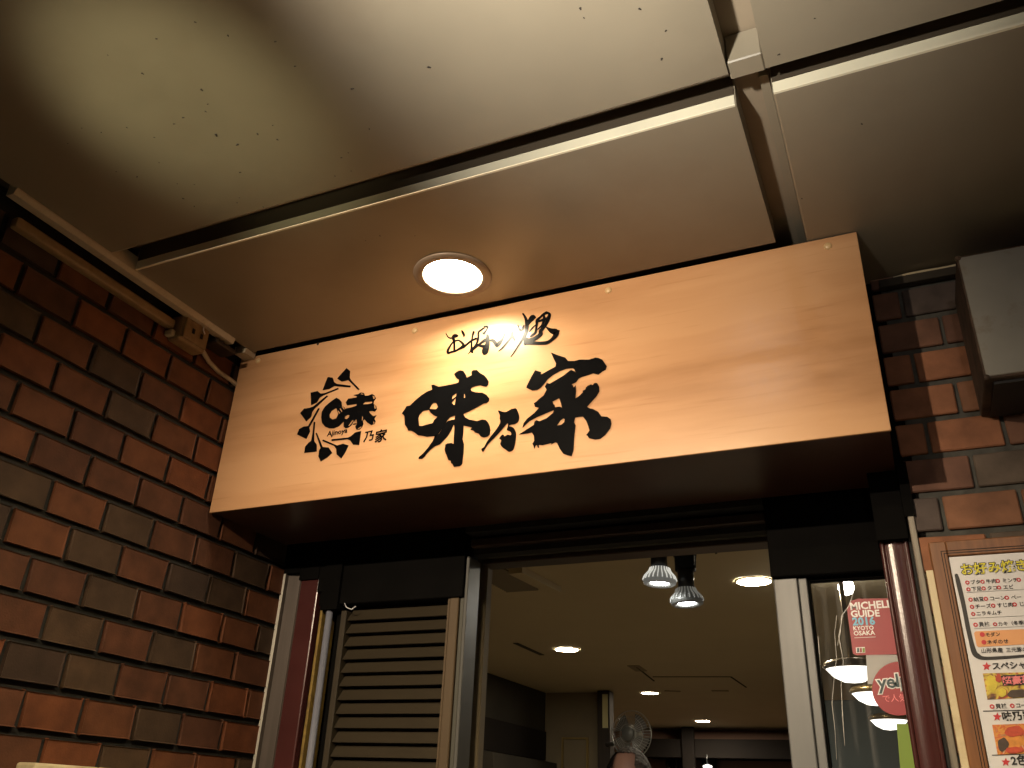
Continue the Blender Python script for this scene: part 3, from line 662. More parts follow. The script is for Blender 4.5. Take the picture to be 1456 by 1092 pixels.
MB().box((-.9170, 1.7135, Z0 + .580), (-.2365, 1.7610, Z0 + .625)).build('recess', M_HOLE, ent)  # solid black block for the dark recess, keeps interior light out
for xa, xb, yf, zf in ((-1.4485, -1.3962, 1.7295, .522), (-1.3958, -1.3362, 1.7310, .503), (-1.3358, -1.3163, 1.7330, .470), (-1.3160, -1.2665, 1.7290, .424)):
    MB().box((xa, yf, Z0 + zf), (xb, YD + .06, Z0 + .60)).build('corner_filler', M_BLACKMET, ent)  # black blocks stand in for the sign box's shadow on the posts
MB().box((-.0290, 1.6300, Z0 + .464), (.0225, 1.80, Z0 + .60)).build('corner_filler', M_BLACKMET, ent)  # black block for the shadow on top of the maroon post
MB().box((.0228, 1.6090, Z0 + .498), (.0400, 1.6255, Z0 + .60)).build('corner_filler', M_BLACKMET, ent)  # black block for the shadow above the steel strip

def bar(name, m, x0, x1, y0, y1, z1, label, cat, bev=.003, z0=0.0, group=None):
    o = MB().box((x0, y0, z0), (x1, y1, z1), bev, 2).build(name, m); tag(o, label, cat, group); return o
ps = empty('steel_post', (-1.42, 1.74, 0), 'dull steel channel standing against the long brick wall with a green sticker', 'post')
MB().prism([(-1.4492, 1.733), (-1.4400, 1.733), (-1.4380, 1.742), (-1.405, 1.749), (-1.399, 1.744), (-1.3965, 1.744), (-1.3965, 1.80), (-1.4492, 1.80)], 'Z', 0, Z0 + .558).build('channel', M_STEELD, ps)
MB().box((-1.4490, 1.7305, 0), (-1.4405, 1.7328, Z0 + .558), .0006).build('lip', M_LITLIP, ps)
p = onY(408, 858, 1.75)
MB().box((p.x - .006, 1.7445, p.z - .016), (p.x + .008, 1.7505, p.z + .008)).build('sticker', M_GREENST, ps)
p = onY(411, 838, 1.75)
MB().box((p.x - .005, 1.7442, p.z - .012), (p.x + .007, 1.7502, p.z + .010)).build('latch_hole', M_BLACKMET, ps)
bar('maroon_post', M_MAROON, -1.3935, -1.337, 1.738, 1.80, Z0 + .557, 'maroon painted post beside the steel channel and yellow strip', 'post')
bar('dark_strip', M_BLACKMET, -1.3355, -1.3265, 1.755, 1.80, Z0 + .557, 'thin black strip between maroon post and yellow strip', 'strip', .001)
bar('yellow_strip', M_YELLOW, -1.3255, -1.3185, 1.744, 1.80, Z0 + .557, 'thin worn yellow edge strip beside the maroon post', 'strip', .001)
pp = MB().tube([(-1.297, 1.745, 0), (-1.297, 1.745, Z0 + .56)], .0085, 14).build('drain_pipe', M_PIPE); tag(pp, 'slim blue grey pipe running up next to the louvred shutter', 'pipe')
sh = empty('louvre_shutter', (-1.1, YD, 0), 'bronze louvred shutter with horizontal slats behind the entrance post', 'shutter')
MB().box((-1.2855, YD + .010, 0), (-1.2665, YD + .05, Z0 + .4365), .002).build('frame', M_BLACKMET, sh)
MB().box((-1.2655, YD - .002, 0), (-1.2500, YD + .045, Z0 + .4236), .002).build('frame', M_BRONZE, sh)
MB().box((-.9690, YD - .003, 0), (-.9630, YD + .045, Z0 + .4366), .001).build('frame', M_TAN, sh)
MB().box((-.9610, YD - .008, 0), (-.9375, YD + .045, Z0 + .4366), .002).build('frame', M_TAN, sh)
MB().box((-.9365, YD - .002, 0), (-.9265, YD + .030, Z0 + .4366), .001).build('frame', M_GREYAL, sh)
MB().box((-.9260, YD - .004, 0), (-.9180, YD + .055, Z0 + .533), .0015).build('frame', M_JAMB, sh)
MB().box((-1.2495, YD + .040, 0), (-.9695, YD + .048, Z0 + .4366)).build('back_sheet', M_HOLE, sh)
sl = MB().prism([(YD + .004, -.0138), (YD + .007, -.0148), (YD + .026, .0125), (YD + .030, .0150), (YD + .027, .0155)], 'X', -1.2492, -.9696).mesh('slat'); sl.materials.append(M_BRONZE)
k = 0; z = Z0 + .414
while z > .03:
    o = bpy.data.objects.new('slat', sl); COL.objects.link(o); o.parent = sh; o.location = Vector((0, 0, z)) - sh.location; z -= .0305
wp = [onY(490, 858, YD - .016), onY(493, 864, YD - .02), onY(500, 866.5, YD - .02), onY(506, 862, YD - .016)]
wc = MB().tube(wp, .0013, 6).build('wire_loop', M_PAPER); tag(wc, 'short white wire loop sagging over the shutter corner', 'wire')

sd = empty('glass_sidelight', (-.1, YD, 0), 'fixed glass sidelight with broad silver stile and stickers on it', 'window')
MB().box((-.2335, YD, 0), (-.1875, YD + .05, Z0 + .436), .0025, 2).build('stile', M_ALU, sd)
MB().box((-.1868, YD + .004, 0), (-.1700, YD + .05, Z0 + .436), .002, 2).build('stile', M_ALU, sd)
MB().box((-.1695, YD + .012, 0), (-.1662, YD + .035, Z0 + .4355)).build('gasket', M_BLACKMET, sd)
MB().box((-.1662, YD + .012, Z0 + .4300), (-.004, YD + .035, Z0 + .436)).build('gasket', M_BLACKMET, sd)
MB().box((-.166, YD + .020, 0), (.02, YD + .025, Z0 + .430)).build('glass_pane', M_GLASS, sd)
dr = MB()
for st in ([(1213, 845), (1207, 862), (1197, 876), (1195, 900), (1191, 918)], [(1190, 875), (1187, 900), (1190, 935), (1186, 968), (1183, 1000), (1187, 1035), (1190, 1080)], [(1199, 872), (1193, 905), (1199, 940), (1196, 975), (1198, 1020), (1201, 1060)], [(1163, 905), (1167, 960), (1172, 1010), (1178, 1085)]):
    dr.tube([onY(x + random.uniform(-.6, .6), y, YD + .0192) for x, y in st], [.0004 + .0006 * random.random() for _ in st], 6)
dr.build('dried_drips', mat('drip', (.55, .55, .52), .2), sd)['kind'] = 'stuff'

def arc(cx, cy, r, a0, a1, n=7): return [(cx + r * math.cos(math.radians(a0 + (a1 - a0) * k / n)), cy + r * math.sin(math.radians(a0 + (a1 - a0) * k / n))) for k in range(n + 1)]
pts = [(-.0265, 1.80)] + arc(-.0225, 1.650, .004, 180, 315) + arc(-.0025, 1.684, .0375, 246, 294, 10) + arc(.0175, 1.650, .004, 225, 360) + [(.0215, 1.80)]
rp = MB().prism(pts, 'Z', 0, Z0 + .560).build('maroon_post', M_MAROON)
tag(rp, 'glossy fluted maroon post with bright glints beside the glass sidelight', 'post')
M_MAROON.node_tree.nodes['Principled BSDF'].inputs['Coat Weight'].default_value = .35
MB().box((.0225, 1.645, 0), (.0265, 1.70, Z0 + .56)).build('shadow_gap', M_HOLE, rp)
bar('steel_strip', mat('dull_steel', (.15, .135, .11), .42, metal=.5, var=.3, scale=12, stretch=(6, 6, .3), stain=(.10, .07, .05), stain_amt=.7, stain_scale=9), .0268, .0385, 1.612, 1.66, Z0 + .556, 'narrow shiny steel strip between maroon post and short brick wall', 'strip', .002)
cs = bar('cream_strip', M_CREAM, .0405, .0515, 1.585, 1.612, Z0 + .393, 'plain cream strip running down beside the wooden menu frame', 'strip', .001)

# ------------------------------------------------------------------ metal box on the short wall
bx = empty('metal_box', (.5, 1.62, Z0 + .66), 'worn whitish metal box with rusty edges high on the short brick wall', 'box')
MB().box((.1765, 1.4565, Z0 + .672), (.80, 1.618, Z0 + .918), .003, 2).build('casing', M_RUSTEDGE, bx)
MB().box((.1800, 1.4545, Z0 + .676), (.7965, 1.4570, Z0 + .914), .001).build('front_cover', M_RUST, bx)
MB().box((.19, 1.4700, Z0 + .6665), (.79, 1.610, Z0 + .6715)).build('bottom_tray', M_DARK, bx)
for px, py in ((1403, 536), (1362, 367)):
    q = onY(px, py, 1.4535)
    MB().lathe([(0, -.002), (.004, -.0015), (.005, .001)], q, 10, Matrix.Rotation(math.pi / 2, 4, 'X') @ Matrix.Scale(-1, 4, (0, 0, 1))).build('screw', M_RUSTEDGE, bx)

# ------------------------------------------------------------------ menu board
YM = 1.586
mb_ = empty('menu_board', (.3, 1.61, Z0), 'framed white menu board with black and red lettering on the short brick wall', 'menu board')
x0, x1, z0, z1 = .0515, .62, Z0 - .45, Z0 + .440
for (a, b) in (((x0, YM - .004, z0), (x0 + .0262, 1.616, z1)), ((x1 - .026, YM - .004, z0), (x1, 1.616, z1)),
               ((x0 + .0264, YM - .004, z1 - .026), (x1 - .0262, 1.616, z1)), ((x0 + .0264, YM - .004, z0), (x1 - .0262, 1.616, z0 + .026))):
    MB().box(a, b, .0015).build('frame_rail', M_FRAMEWOOD, mb_)
for d in (.0165, .0205):
    MB().box((x0 + d, YM - .0046, z0 + d), (x0 + d + .0012, YM - .0038, z1 - d)).build('frame_groove', M_HOLE, mb_)
    MB().box((x0 + d + .0013, YM - .0046, z1 - d - .0012), (x1 - d, YM - .0038, z1 - d)).build('frame_groove', M_HOLE, mb_)
MB().box((x0 + .0275, YM, z0 + .027), (x1 - .0275, YM + .02, z1 - .027)).build('menu_sheet', M_PAPER, mb_)
YT = YM - .0006
def z3(x, y): return (1300 + x * .1557, 760 + y * .1557)
def z4(x, y): return (1300 + x * .1576, 920 + y * .1576)
# heading: yellow letters on a black outline
words('お好み焼き', z3(440, 362), z3(1035, 318), YT, M_INK, mb_, bold=.07)
words('お好み焼き', z3(440, 362), z3(1035, 318), YT - .0009, M_TITLE, mb_, bold=.014)
S_ = '\u3000'
def line(s, a, b, h=None):
    red = ''.join(c if c == '◎' else S_ for c in s); blk = ''.join(S_ if c == '◎' else c for c in s)
    A, B = onY(*a, YT), onY(*b, YT); n = len(s); sx = (B.x - A.x) / n
    for str_, m, bd in ((red, M_REDINK, .02), (blk, M_INK, .012)):
        if not str_.strip(S_): continue
        me = text_mesh(str_, 1.0, bd)
        for v in me.vertices: v.co = Vector((A.x + v.co.x * sx, YT + v.co.z, A.z + (B.z - A.z) * v.co.x / n + v.co.y * sx))
        me.materials.clear(); me.materials.append(m)
        o = bpy.data.objects.new('lettering', me); COL.objects.link(o); put(o, mb_)
line('◎ブタ◎牛肉◎ミンチ◎', z3(466, 455), z3(1000, 427))
line('◎下足◎タコ◎エビ', z3(476, 517), z3(912, 492))
line('◎納豆◎コーン◎ベー', z3(495, 612), z3(985, 585))
line('◎チーズ◎すじ肉◎じ', z3(508, 678), z3(1010, 650))
line('◎ニラキムチ', z3(520, 742), z3(805, 727))
line('◎貝柱', z3(540, 842), z3(692, 834)); line('◎カキ（冬季限', z3(720, 836), z3(1050, 818))
def quad(name, pts, m, dy=0.0):
    outline([pts], YT - dy, m, mb_, name, .0003)
for a, b in (((478, 527), (1002, 500)), ((505, 763), (1002, 740)), ((545, 857), (1002, 838))):
    p, q = z3(*a), z3(*b); quad('rule', [p, q, (q[0], q[1] + .5), (p[0], p[1] + .5)], M_GREY_LINE)
quad('price_box', [z3(545, 900), z3(560, 885), z3(1030, 862), z3(1060, 1000), z3(585, 1028), z3(570, 1015)], M_ORANGEINK)
words('●', z3(602, 935), z3(648, 932), YT - .0008, M_REDINK, mb_); words('モダン', z3(655, 932), z3(785, 924), YT - .0008, M_INK, mb_, bold=.012)
words('●', z3(617, 1005), z3(662, 1002), YT - .0008, M_REDINK, mb_); words('ネギのせ', z3(670, 1002), z3(860, 990), YT - .0008, M_INK, mb_, bold=.012)
words('山形県産', z4(610, 52), z4(800, 44), YT, M_INK, mb_, bold=.012); words('三元豚の', z4(832, 44), z4(1020, 36), YT, M_INK, mb_, bold=.012)
# thick brush bracket round the list
ribbon([[(382, 365, 24), (400, 430, 34), (440, 600, 34), (465, 720, 32), (490, 850, 34), (515, 960, 34), (545, 1070, 40), (580, 1110, 38), (640, 1130, 26), (800, 1125, 24), (1060, 1105, 22)]], 1300, 760, .1557, YT, M_INK, mb_, 'brush_bracket')
def star(cx, cy, r):
    return [z4(cx + r * (1 if k % 2 == 0 else .45) * math.sin(k * math.pi / 5 + .03), cy - r * (1 if k % 2 == 0 else .45) * math.cos(k * math.pi / 5 + .03)) for k in range(10)]
for cx, cy in ((652, 175), (748, 630), (825, 1038)): quad('star', star(cx, cy, 42), M_REDINK)
words('スペシャ', z4(712, 200), z4(1010, 186), YT, M_INK, mb_, bold=.03)
words('味乃家', z4(802, 660), z4(1075, 646), YT, M_INK, mb_, bold=.03)
words('2色', z4(882, 1062), z4(1030, 1054), YT, M_INK, mb_, bold=.03)
line('◎貝柱', z4(682, 556), z4(838, 548)); line('◎コーン', z4(865, 548), z4(1065, 538))
p, q = z4(620, 574), z4(1010, 565); quad('rule', [p, q, (q[0], q[1] + 1.3), (p[0], p[1] + 1.3)], M_INK)
p, q = z4(700, 972), z4(1010, 962); quad('rule', [p, q, (q[0], q[1] + 1.0), (p[0], p[1] + 1.0)], M_INK)
def food_mat(name, seed, cols):
    m = bpy.data.materials.new(name); m.use_nodes = True; nt = m.node_tree; N = nt.nodes; L = nt.links
    b = N['Principled BSDF']; b.inputs['Roughness'].default_value = .5
    tc = N.new('ShaderNodeTexCoord'); mp = N.new('ShaderNodeMapping'); mp.inputs['Location'].default_value = (seed, seed * 2, 0); L.new(tc.outputs['Object'], mp.inputs[0])
    n = N.new('ShaderNodeTexNoise'); n.inputs['Scale'].default_value = 55; n.inputs['Detail'].default_value = 3; n.inputs['Distortion'].default_value = 1.2; L.new(mp.outputs[0], n.inputs['Vector'])
    r = N.new('ShaderNodeValToRGB'); L.new(n.outputs['Fac'], r.inputs[0])
    while len(r.color_ramp.elements) < len(cols): r.color_ramp.elements.new(.5)
    for i, (e, c) in enumerate(zip(r.color_ramp.elements, cols)): e.position = .30 + .40 * i / (len(cols) - 1); e.color = (*c, 1)
    L.new(r.outputs[0], b.inputs['Base Color']); return m
F1 = food_mat('food_print_yellow', 1.3, [(.03, .035, .015), (.16, .06, .03), (.45, .32, .04), (.62, .50, .08), (.38, .07, .03), (.05, .04, .02)])
F2 = food_mat('food_print_red', 4.1, [(.05, .07, .03), (.45, .22, .08), (.55, .12, .04), (.60, .30, .05), (.50, .06, .02), (.62, .48, .25)])
quad('dish_photo', [z4(618, 238), z4(1060, 226), z4(1100, 452), z4(660, 475)], F1)
quad('dish_photo', [z4(702, 702), z4(1100, 686), z4(1150, 955), z4(752, 972)], F2)
def blob(cx, cy, rx, ry, m, dy, name='dish_detail'):
    quad(name, [z4(cx + rx * math.cos(t) * (1 + .12 * math.sin(3 * t + cx)), cy + ry * math.sin(t) * (1 + .12 * math.sin(4 * t + cy))) for t in [k * math.pi / 9 for k in range(18)]], m, dy)
MY = mat('print_yolk', (.62, .50, .05), .5, var=.2, scale=90); MRD = mat('print_scarlet', (.45, .06, .025), .5, var=.25, scale=90); MBN = mat('print_brown', (.055, .035, .025), .5, var=.3, scale=90); MOR = mat('print_orange', (.60, .24, .04), .5, var=.25, scale=90)
blob(700, 330, 55, 75, MY, .0007); blob(760, 280, 26, 40, MRD, .0013); blob(930, 420, 90, 40, MBN, .0007); blob(790, 410, 45, 38, MY, .0013)
blob(905, 760, 90, 50, MRD, .0013); blob(900, 850, 110, 60, MOR, .0007); blob(800, 880, 50, 60, MBN, .0010); blob(900, 930, 80, 30, MRD, .0016)
quad('caption_plate', [z4(780, 258), z4(1060, 240), z4(1070, 335), z4(800, 350)], M_INK, .0016)
words('超豪華', z4(800, 338), z4(1060, 322), YT - .0024, M_PINKINK, mb_, bold=.025)

# ------------------------------------------------------------------ stickers on the sidelight
YG = YD + .0192
po = empty('sticker', onY(1230, 893, YG), 'red guide sticker with white capitals on the glass sidelight', 'sticker')
def zz(x, y): return (1080 + x * .3042, 760 + y * .3042)
outline([[zz(408, 345), zz(425, 312), zz(460, 300), zz(640, 298), zz(660, 560), zz(450, 565), zz(436, 555)]], YG, M_RED, po, 'sticker_sheet')
for s, a, b in (('MICHELIN', (427, 352), (645, 338)), ('GUIDE', (430, 386), (562, 382))): words(s, zz(*a), zz(*b), YG - .0008, M_WHITEPR, po, bold=.03)
words('2016', zz(438, 424), zz(540, 420), YG - .0008, M_BLUEPR, po, bold=.035)
for s, a, b in (('KYOTO', (440, 448), (534, 444)), ('OSAKA', (442, 472), (540, 468))): words(s, zz(*a), zz(*b), YG - .0008, M_WHITEPR, po, bold=.02)
outline([[zz(443, 482), zz(543, 478), zz(543, 480), zz(443, 484)]], YG - .0008, M_WHITEPR, po, 'rule')
outline([[zz(450, 528), zz(492, 526), zz(494, 552), zz(452, 554)]], YG - .0008, M_WHITEPR, po, 'card_mark')
for i, m in enumerate((M_DARKPR, M_RED, M_LIME)):
    outline([[zz(455 + 13 * i, 531), zz(465 + 13 * i, 530), zz(466 + 13 * i, 550), zz(456 + 13 * i, 551)]], YG - .0014, m, po, 'card_mark')
wpz = outline([[zz(498, 563), zz(640, 563), zz(720, 700), zz(505, 700)]], YG, M_TRANSL, empty('sticker', onY(1250, 940, YG), 'white square backing paper between the two red stickers', 'paper'), 'sheet')
ye = empty('sticker', onY(1283, 978, YG), 'round red sticker with outlined dark lettering on the glass sidelight', 'sticker')
cx, cy = 652, 720
outline([[zz(cx + 126 * math.cos(t) , cy + 126 * math.sin(t)) for t in [k * math.pi / 24 for k in range(48)]]], YG - .0012, M_RED, ye, 'disc')
words('yelp', zz(556, 722), zz(700, 706), YG - .0020, M_WHITEPR, ye, bold=.075)
words('yelp', zz(556, 722), zz(700, 706), YG - .0030, M_DARKPR, ye, bold=.018)
words('で人気', zz(578, 782), zz(690, 776), YG - .0020, M_PINKINK, ye)
lm = outline([[zz(640, 885), zz(760, 885), zz(760, 1120), zz(660, 1120)]], YG, M_LIME, empty('paper_slip', onY(1290, 1070, YG), 'lime green paper slip low on the glass sidelight', 'paper'), 'sheet')

# ------------------------------------------------------------------ inside the restaurant
IZ = CZ
tag(MB().box((-6, 1.9, -.2), (3, 14, -.0)).build('restaurant_floor', M_INFLOOR), kind='structure')
ic = empty('restaurant_ceiling', (-1, 6, IZ), kind='structure')
MB().box((-6, 1.865, IZ), (3, 11.6, IZ + .15)).build('ceiling_board', M_INCEIL, ic)
def seam(name, a, b, w, m, th=.004):
    p, q = onZ(*a, IZ), onZ(*b, IZ); d = (q - p).normalized(); n = Vector((-d.y, d.x, 0)) * w / 2
    mbx = MB(); P = [p + n, q + n, q - n, p - n]
    lo = [mbx.bm.verts.new(v - Vector((0, 0, th))) for v in P]; hi = [mbx.bm.verts.new(v - Vector((0, 0, .0005))) for v in P]
    mbx.bm.faces.new(lo); mbx.bm.faces.new(hi)
    for i in range(4): mbx.bm.faces.new((lo[i], lo[(i + 1) % 4], hi[(i + 1) % 4], hi[i]))
    return mbx.build(name, m, ic)
seam('slot', (733, 914), (771, 931), .035, M_INDARK); seam('slot', (676, 931), (686, 934), .03, M_INDARK)
seam('hatch_edge', (928, 962), (1039, 962), .012, M_INDARK2); seam('hatch_edge', (1039, 962), (1061, 977), .012, M_INDARK2); seam('hatch_edge', (905, 948), (930, 968), .012, M_INDARK2)
seam('light_strip', (945, 982), (967, 983), .06, M_INWALL); seam('light_strip', (1012, 982), (1036, 982), .06, M_INWALL); seam('cover', (900, 946), (912, 954), .09, M_INWALL)
seam('ceiling_rib', (733, 806), (789, 835), .07, M_INCEIL, .03)
vg = empty('air_vent', (-1.74, 3.65, IZ), 'slatted air vent grille in the restaurant ceiling near the door head', 'vent')
MB().box((-1.83, 3.18, IZ - .006), (-1.64, 3.90, IZ - .0005)).build('frame', M_INCEIL, vg)
MB().box((-1.822, 3.19, IZ - .0075), (-1.648, 3.89, IZ - .0062)).build('backing', M_VENTBACK, vg)
vm = MB().box((-.087, -.006, -.003), (.087, .006, .003)).mesh('slat'); vm.materials.append(M_GRILLE)
for k in range(28):
    o = bpy.data.objects.new('slat', vm); COL.objects.link(o); o.parent = vg; o.location = Vector((-1.735, 3.205 + k * .0250, IZ - .012)) - vg.location; o.rotation_euler = (-.5, 0, 0)

# walls
iw = empty('restaurant_wall', (-3.2, 5, 0), 'dark brown kitchen side wall and hood seen through the open doorway', 'wall')
MB().box((-3.6, 1.9, 0), (-3.18, 7.74, IZ - .002)).build('wall', M_INDARK, iw)
MB().box((-3.178, 1.9, Z0 + .42), (-3.165, 7.735, Z0 + .66)).build('dark_band', M_INDARK2, iw)
MB().prism([(-3.178, Z0 + .2), (-3.178, Z0 + .418), (-3.06, Z0 + .40), (-3.04, Z0 + .2)], 'Y', 6.4, 7.735).build('hood_skirt', M_INDARK, iw)
iw2 = MB().box((-3.178, 7.745, 0), (-2.64, 7.95, IZ - .002)).build('partition_wall', M_INWALL); tag(iw2, 'plain tan partition wall ending at the dark wood pole inside', 'wall')
bk = empty('back_wall', (-1, 11.3, 0), 'far pinkish restaurant wall with black shelf beam', 'wall')
MB().box((-6, 11.4, 0), (3, 11.6, IZ - .002)).build('wall', M_PINKWALL, bk)
MB().box((-3.2, 10.95, Z0 + .66), (-1.0, 11.395, Z0 + .865)).build('beam', M_INDARK2, bk)
MB().box((-2.70, 10.9, Z0 + .3), (-2.555, 10.945, IZ - .003)).build('post', M_INDARK2, bk)
MB().box((-3.4, 11.1, Z0 + .40), (-1.0, 11.395, Z0 + .50)).build('shelf', M_INDARK2, bk)
rw = MB().box((.75, 1.9, 0), (.95, 11.39, IZ - .002)).build('side_wall', M_INWALL); tag(rw, 'tan side wall of the restaurant behind the sidelight', 'wall')
fw = MB().box((-3.175, 1.87, 0), (-.93, 1.895, IZ - .002)).build('front_wall', M_INWALL); tag(fw, 'inner face of the front wall beside the doorway', 'wall')
bw = empty('blue_cabinet', (-.4, 6.5, 0), 'tall blue grey cabinet behind the glass sidelight', 'cabinet')
MB().box((-.80, 6.6, 0), (.7, 7.1, Z0 + .78), .01).build('carcass', M_TEALWALL, bw)
MB().box((-.75, 6.58, Z0 + .30), (.7, 6.598, Z0 + .31)).build('door_gap', M_INDARK2, bw)
MB().box((-.6, 6.575, Z0 + .18), (-.58, 6.599, Z0 + .28), .003).build('handle', M_CHROME, bw)

for i, (px, py) in enumerate(((1072, 826), (806, 923), (924, 985), (999, 1025))):
    p = onZ(px, py, IZ)
    d = empty('ceiling_downlight', p, ['large lit ceiling downlight at the doorway edge next to the silver stile', 'lit ceiling downlight alone above the dark kitchen hood', 'lit ceiling downlight above the wall fan', 'small farthest lit ceiling downlight before the back wall'][i], 'downlight', 'downlights in the restaurant ceiling')
    MB().lathe([(.074, -.001), (.078, -.006), (.088, -.004), (.090, -.0005)], p, 28).build('trim_ring', M_INCEIL, d)
    MB().lathe([(0, -.0045), (.076, -.0045), (.076, -.0008), (0, -.0008)], p, 28).build('diffuser', E_INDL if i != 2 else E_INDIM, d)
# LED spot lamps hanging at the doorway
def track_spot(c, h, r, label, tilt, M_LAMPHEAD, M_FIN):
    d = empty('spot_lamp', c, label, 'spot lamp', 'spot lamps hanging inside the doorway')
    T = Matrix.Rotation(tilt, 4, 'Y')
    prof = [(.012, .050), (.020, .047), (.026, .042), (r * .62, .031), (r * .90, .016), (r, .005), (r * .98, -.004), (r * .86, -.008), (r * .62, -.004), (r * .55, .004)]
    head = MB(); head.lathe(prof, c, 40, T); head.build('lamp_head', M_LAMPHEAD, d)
    fin = MB()
    for k in range(22):
        a = k * 2 * math.pi / 22; u = Vector((math.cos(a), math.sin(a), 0)); t = Vector((-u.y, u.x, 0))
        pts = []
        for rr, zz_ in ((.028, .042), (r * .66, .032), (r * .93, .017), (r * 1.015, .006)): pts.append((u * (rr + .0022) + Vector((0, 0, zz_)), u * (rr - .001) + Vector((0, 0, zz_ - .001))))
        for (a1, b1), (a2, b2) in zip(pts, pts[1:]):
            for s in (-.0011, .0011):
                vs = [fin.bm.verts.new(Vector(c) + (T @ (q + t * s))) for q in (a1, a2, b2, b1)]; fin.bm.faces.new(vs)
            vs = [fin.bm.verts.new(Vector(c) + (T @ q)) for q in (a1 + t * .0011, a1 - t * .0011, a2 - t * .0011, a2 + t * .0011)]; fin.bm.faces.new(vs)
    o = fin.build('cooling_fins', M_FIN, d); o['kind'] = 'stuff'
    MB().lathe([(0, -.003), (r * .52, -.003), (r * .55, .0), (0, .001)], c, 32, T).build('led_lens', E_LED, d)
    c = Vector(c)
    MB().tube([c + Vector((0, 0, .044)), c + Vector((0, 0, .098))], .024, 18).build('socket', M_BLACKPL, d)
    MB().box(c + Vector((-.030, -.012, .092)), c + Vector((.030, .012, h)), .003).build('bracket', M_BLACKPL, d)
    MB().tube([c + Vector((.032, -.01, .10)), c + Vector((.040, -.018, .15)), c + Vector((.03, -.01, .20)), c + Vector((.012, -.008, .24))], .0035, 6).build('lead', M_BLACKPL, d)
    MB().tube([c + Vector((-.034, 0, .145)), c + Vector((.034, 0, .145))], .007, 10).build('pivot_screw', M_BLACKPL, d)
YSP = 2.42
q = onY(938, 828, YSP); track_spot(q, IZ - q.z - .002, .048, 'brighter hanging spot lamp, the one higher up in the doorway', .05, M_LAMPHEAD, M_FINS[0])
q = onY(977, 857, YSP + .1); track_spot(q, IZ - q.z - .002, .048, 'greyer hanging spot lamp, the lower one in the doorway', -.05, M_LAMPHEAD2, M_FINS[1])
q = onY(1017, 786, YSP)
hk = MB().tube([q + Vector((0, 0, .35)), q + Vector((0, 0, .006)), q + Vector((.002, 0, -.003)), q + Vector((.005, 0, 0))], .0024, 6).build('hook', M_BLACKPL); tag(hk, 'thin wire hook dangling beside the spot lamps', 'hook')

q = onY(1203, 835, 4.0)
bl = empty('ceiling_bulb', q, 'small glaring white bulb behind the top of the glass sidelight', 'bulb')
MB().lathe([(0, -.035), (.022, -.028), (.034, -.006), (.030, .018), (.016, .034), (0, .036)], q, 20).build('bulb', E_SPOT, bl)
MB().tube([q + Vector((0, 0, .03)), (q.x, q.y, IZ - .001)], .006, 12).build('stem', M_BRASS, bl)
# bowl pendants behind the sidelight
for i, (px, py, Y, hw) in enumerate(((1212, 951, 3.6, 36), (1244, 986, 4.5, 31), (1264, 1024, 5.5, 25))):
    c = onY(px, py, Y); r = hw * (c - EYE).dot(AX[2]) / FPX
    d = empty('pendant_lamp', c, ['biggest white bowl pendant, uppermost of three behind the glass', 'middle white bowl pendant of three behind the round red sticker', 'smallest white bowl pendant, lowest of three behind the glass'][i], 'pendant lamp', 'bowl pendants behind the sidelight')
    MB().lathe([(0, -.54 * r), (.40 * r, -.48 * r), (.74 * r, -.30 * r), (r, 0), (r * .97, .01 * r), (0, .02 * r)], c, 36).build('glass_bowl', E_BOWL, d)
    MB().lathe([(r * 1.02, -.03 * r), (r * 1.10, .08 * r), (r * 1.02, .24 * r), (r * .6, .34 * r), (0, .25 * r)], c, 36).build('rim_band', M_BRASS, d)
    MB().tube([c + Vector((0, 0, .2 * r)), (c.x, c.y, IZ - .001)], .01, 10).build('rod', M_BRASS, d)

# pole, paper strip, fan, picture
po_ = MB().box((-2.635, 7.62, 0), (-2.52, 7.74, IZ - .003), .004).build('wood_pole', M_POLE); tag(po_, 'dark wooden pole standing at the end of the tan partition', 'pole')
st = MB().box((-2.585, 7.612, Z0 + .685), (-2.535, 7.618, Z0 + .965)).build('paper_strip', M_STRIP); tag(st, 'narrow yellow paper strip hung on the dark wooden pole', 'paper strip')
pf = empty('picture_frame', (-2.88, 7.74, Z0 + .45), 'thin gilt picture frame on the tan partition near the pole', 'picture')
for a, b in (((-3.01, Z0 + .60), (-2.76, Z0 + .615)), ((-2.775, Z0 + .22), (-2.76, Z0 + .5995)), ((-3.01, Z0 + .22), (-2.995, Z0 + .5995)), ((-2.994, Z0 + .22), (-2.776, Z0 + .235))):
    MB().box((a[0], 7.72, a[1]), (b[0], 7.744, b[1])).build('frame_rail', M_GOLD, pf)
MB().box((-2.994, 7.735, Z0 + .236), (-2.776, 7.7445, Z0 + .599)).build('picture', M_INWALL, pf)

YF = 7.3; fc = onY(898, 1044, YF); fr = 31.5 * (fc - EYE).dot(AX[2]) / FPX
fn = empty('wall_fan', fc, 'round wire cage fan mounted on the dark wooden pole', 'fan')
FT = (Matrix.Rotation(math.radians(-12), 4, 'Z') @ Matrix.Rotation(math.radians(90), 4, 'X'))
cg = MB()
for rr, zz_ in ((fr, 0), (fr * .72, .045), (fr * .40, .062)):
    cg.tube([fc + (FT @ Vector((rr * math.cos(t), rr * math.sin(t), zz_))) for t in [k * math.pi / 18 for k in range(37)]], .0045 if rr == fr else .002, 5, False)
for k in range(44):
    t = k * 2 * math.pi / 44; u = Vector((math.cos(t), math.sin(t), 0))
    cg.tube([fc + (FT @ (u * fr + Vector((0, 0, 0)))), fc + (FT @ (u * fr * .72 + Vector((0, 0, .045)))), fc + (FT @ (u * fr * .25 + Vector((0, 0, .065))))], .0013, 4, False)
cg.build('cage', M_CHROME, fn)
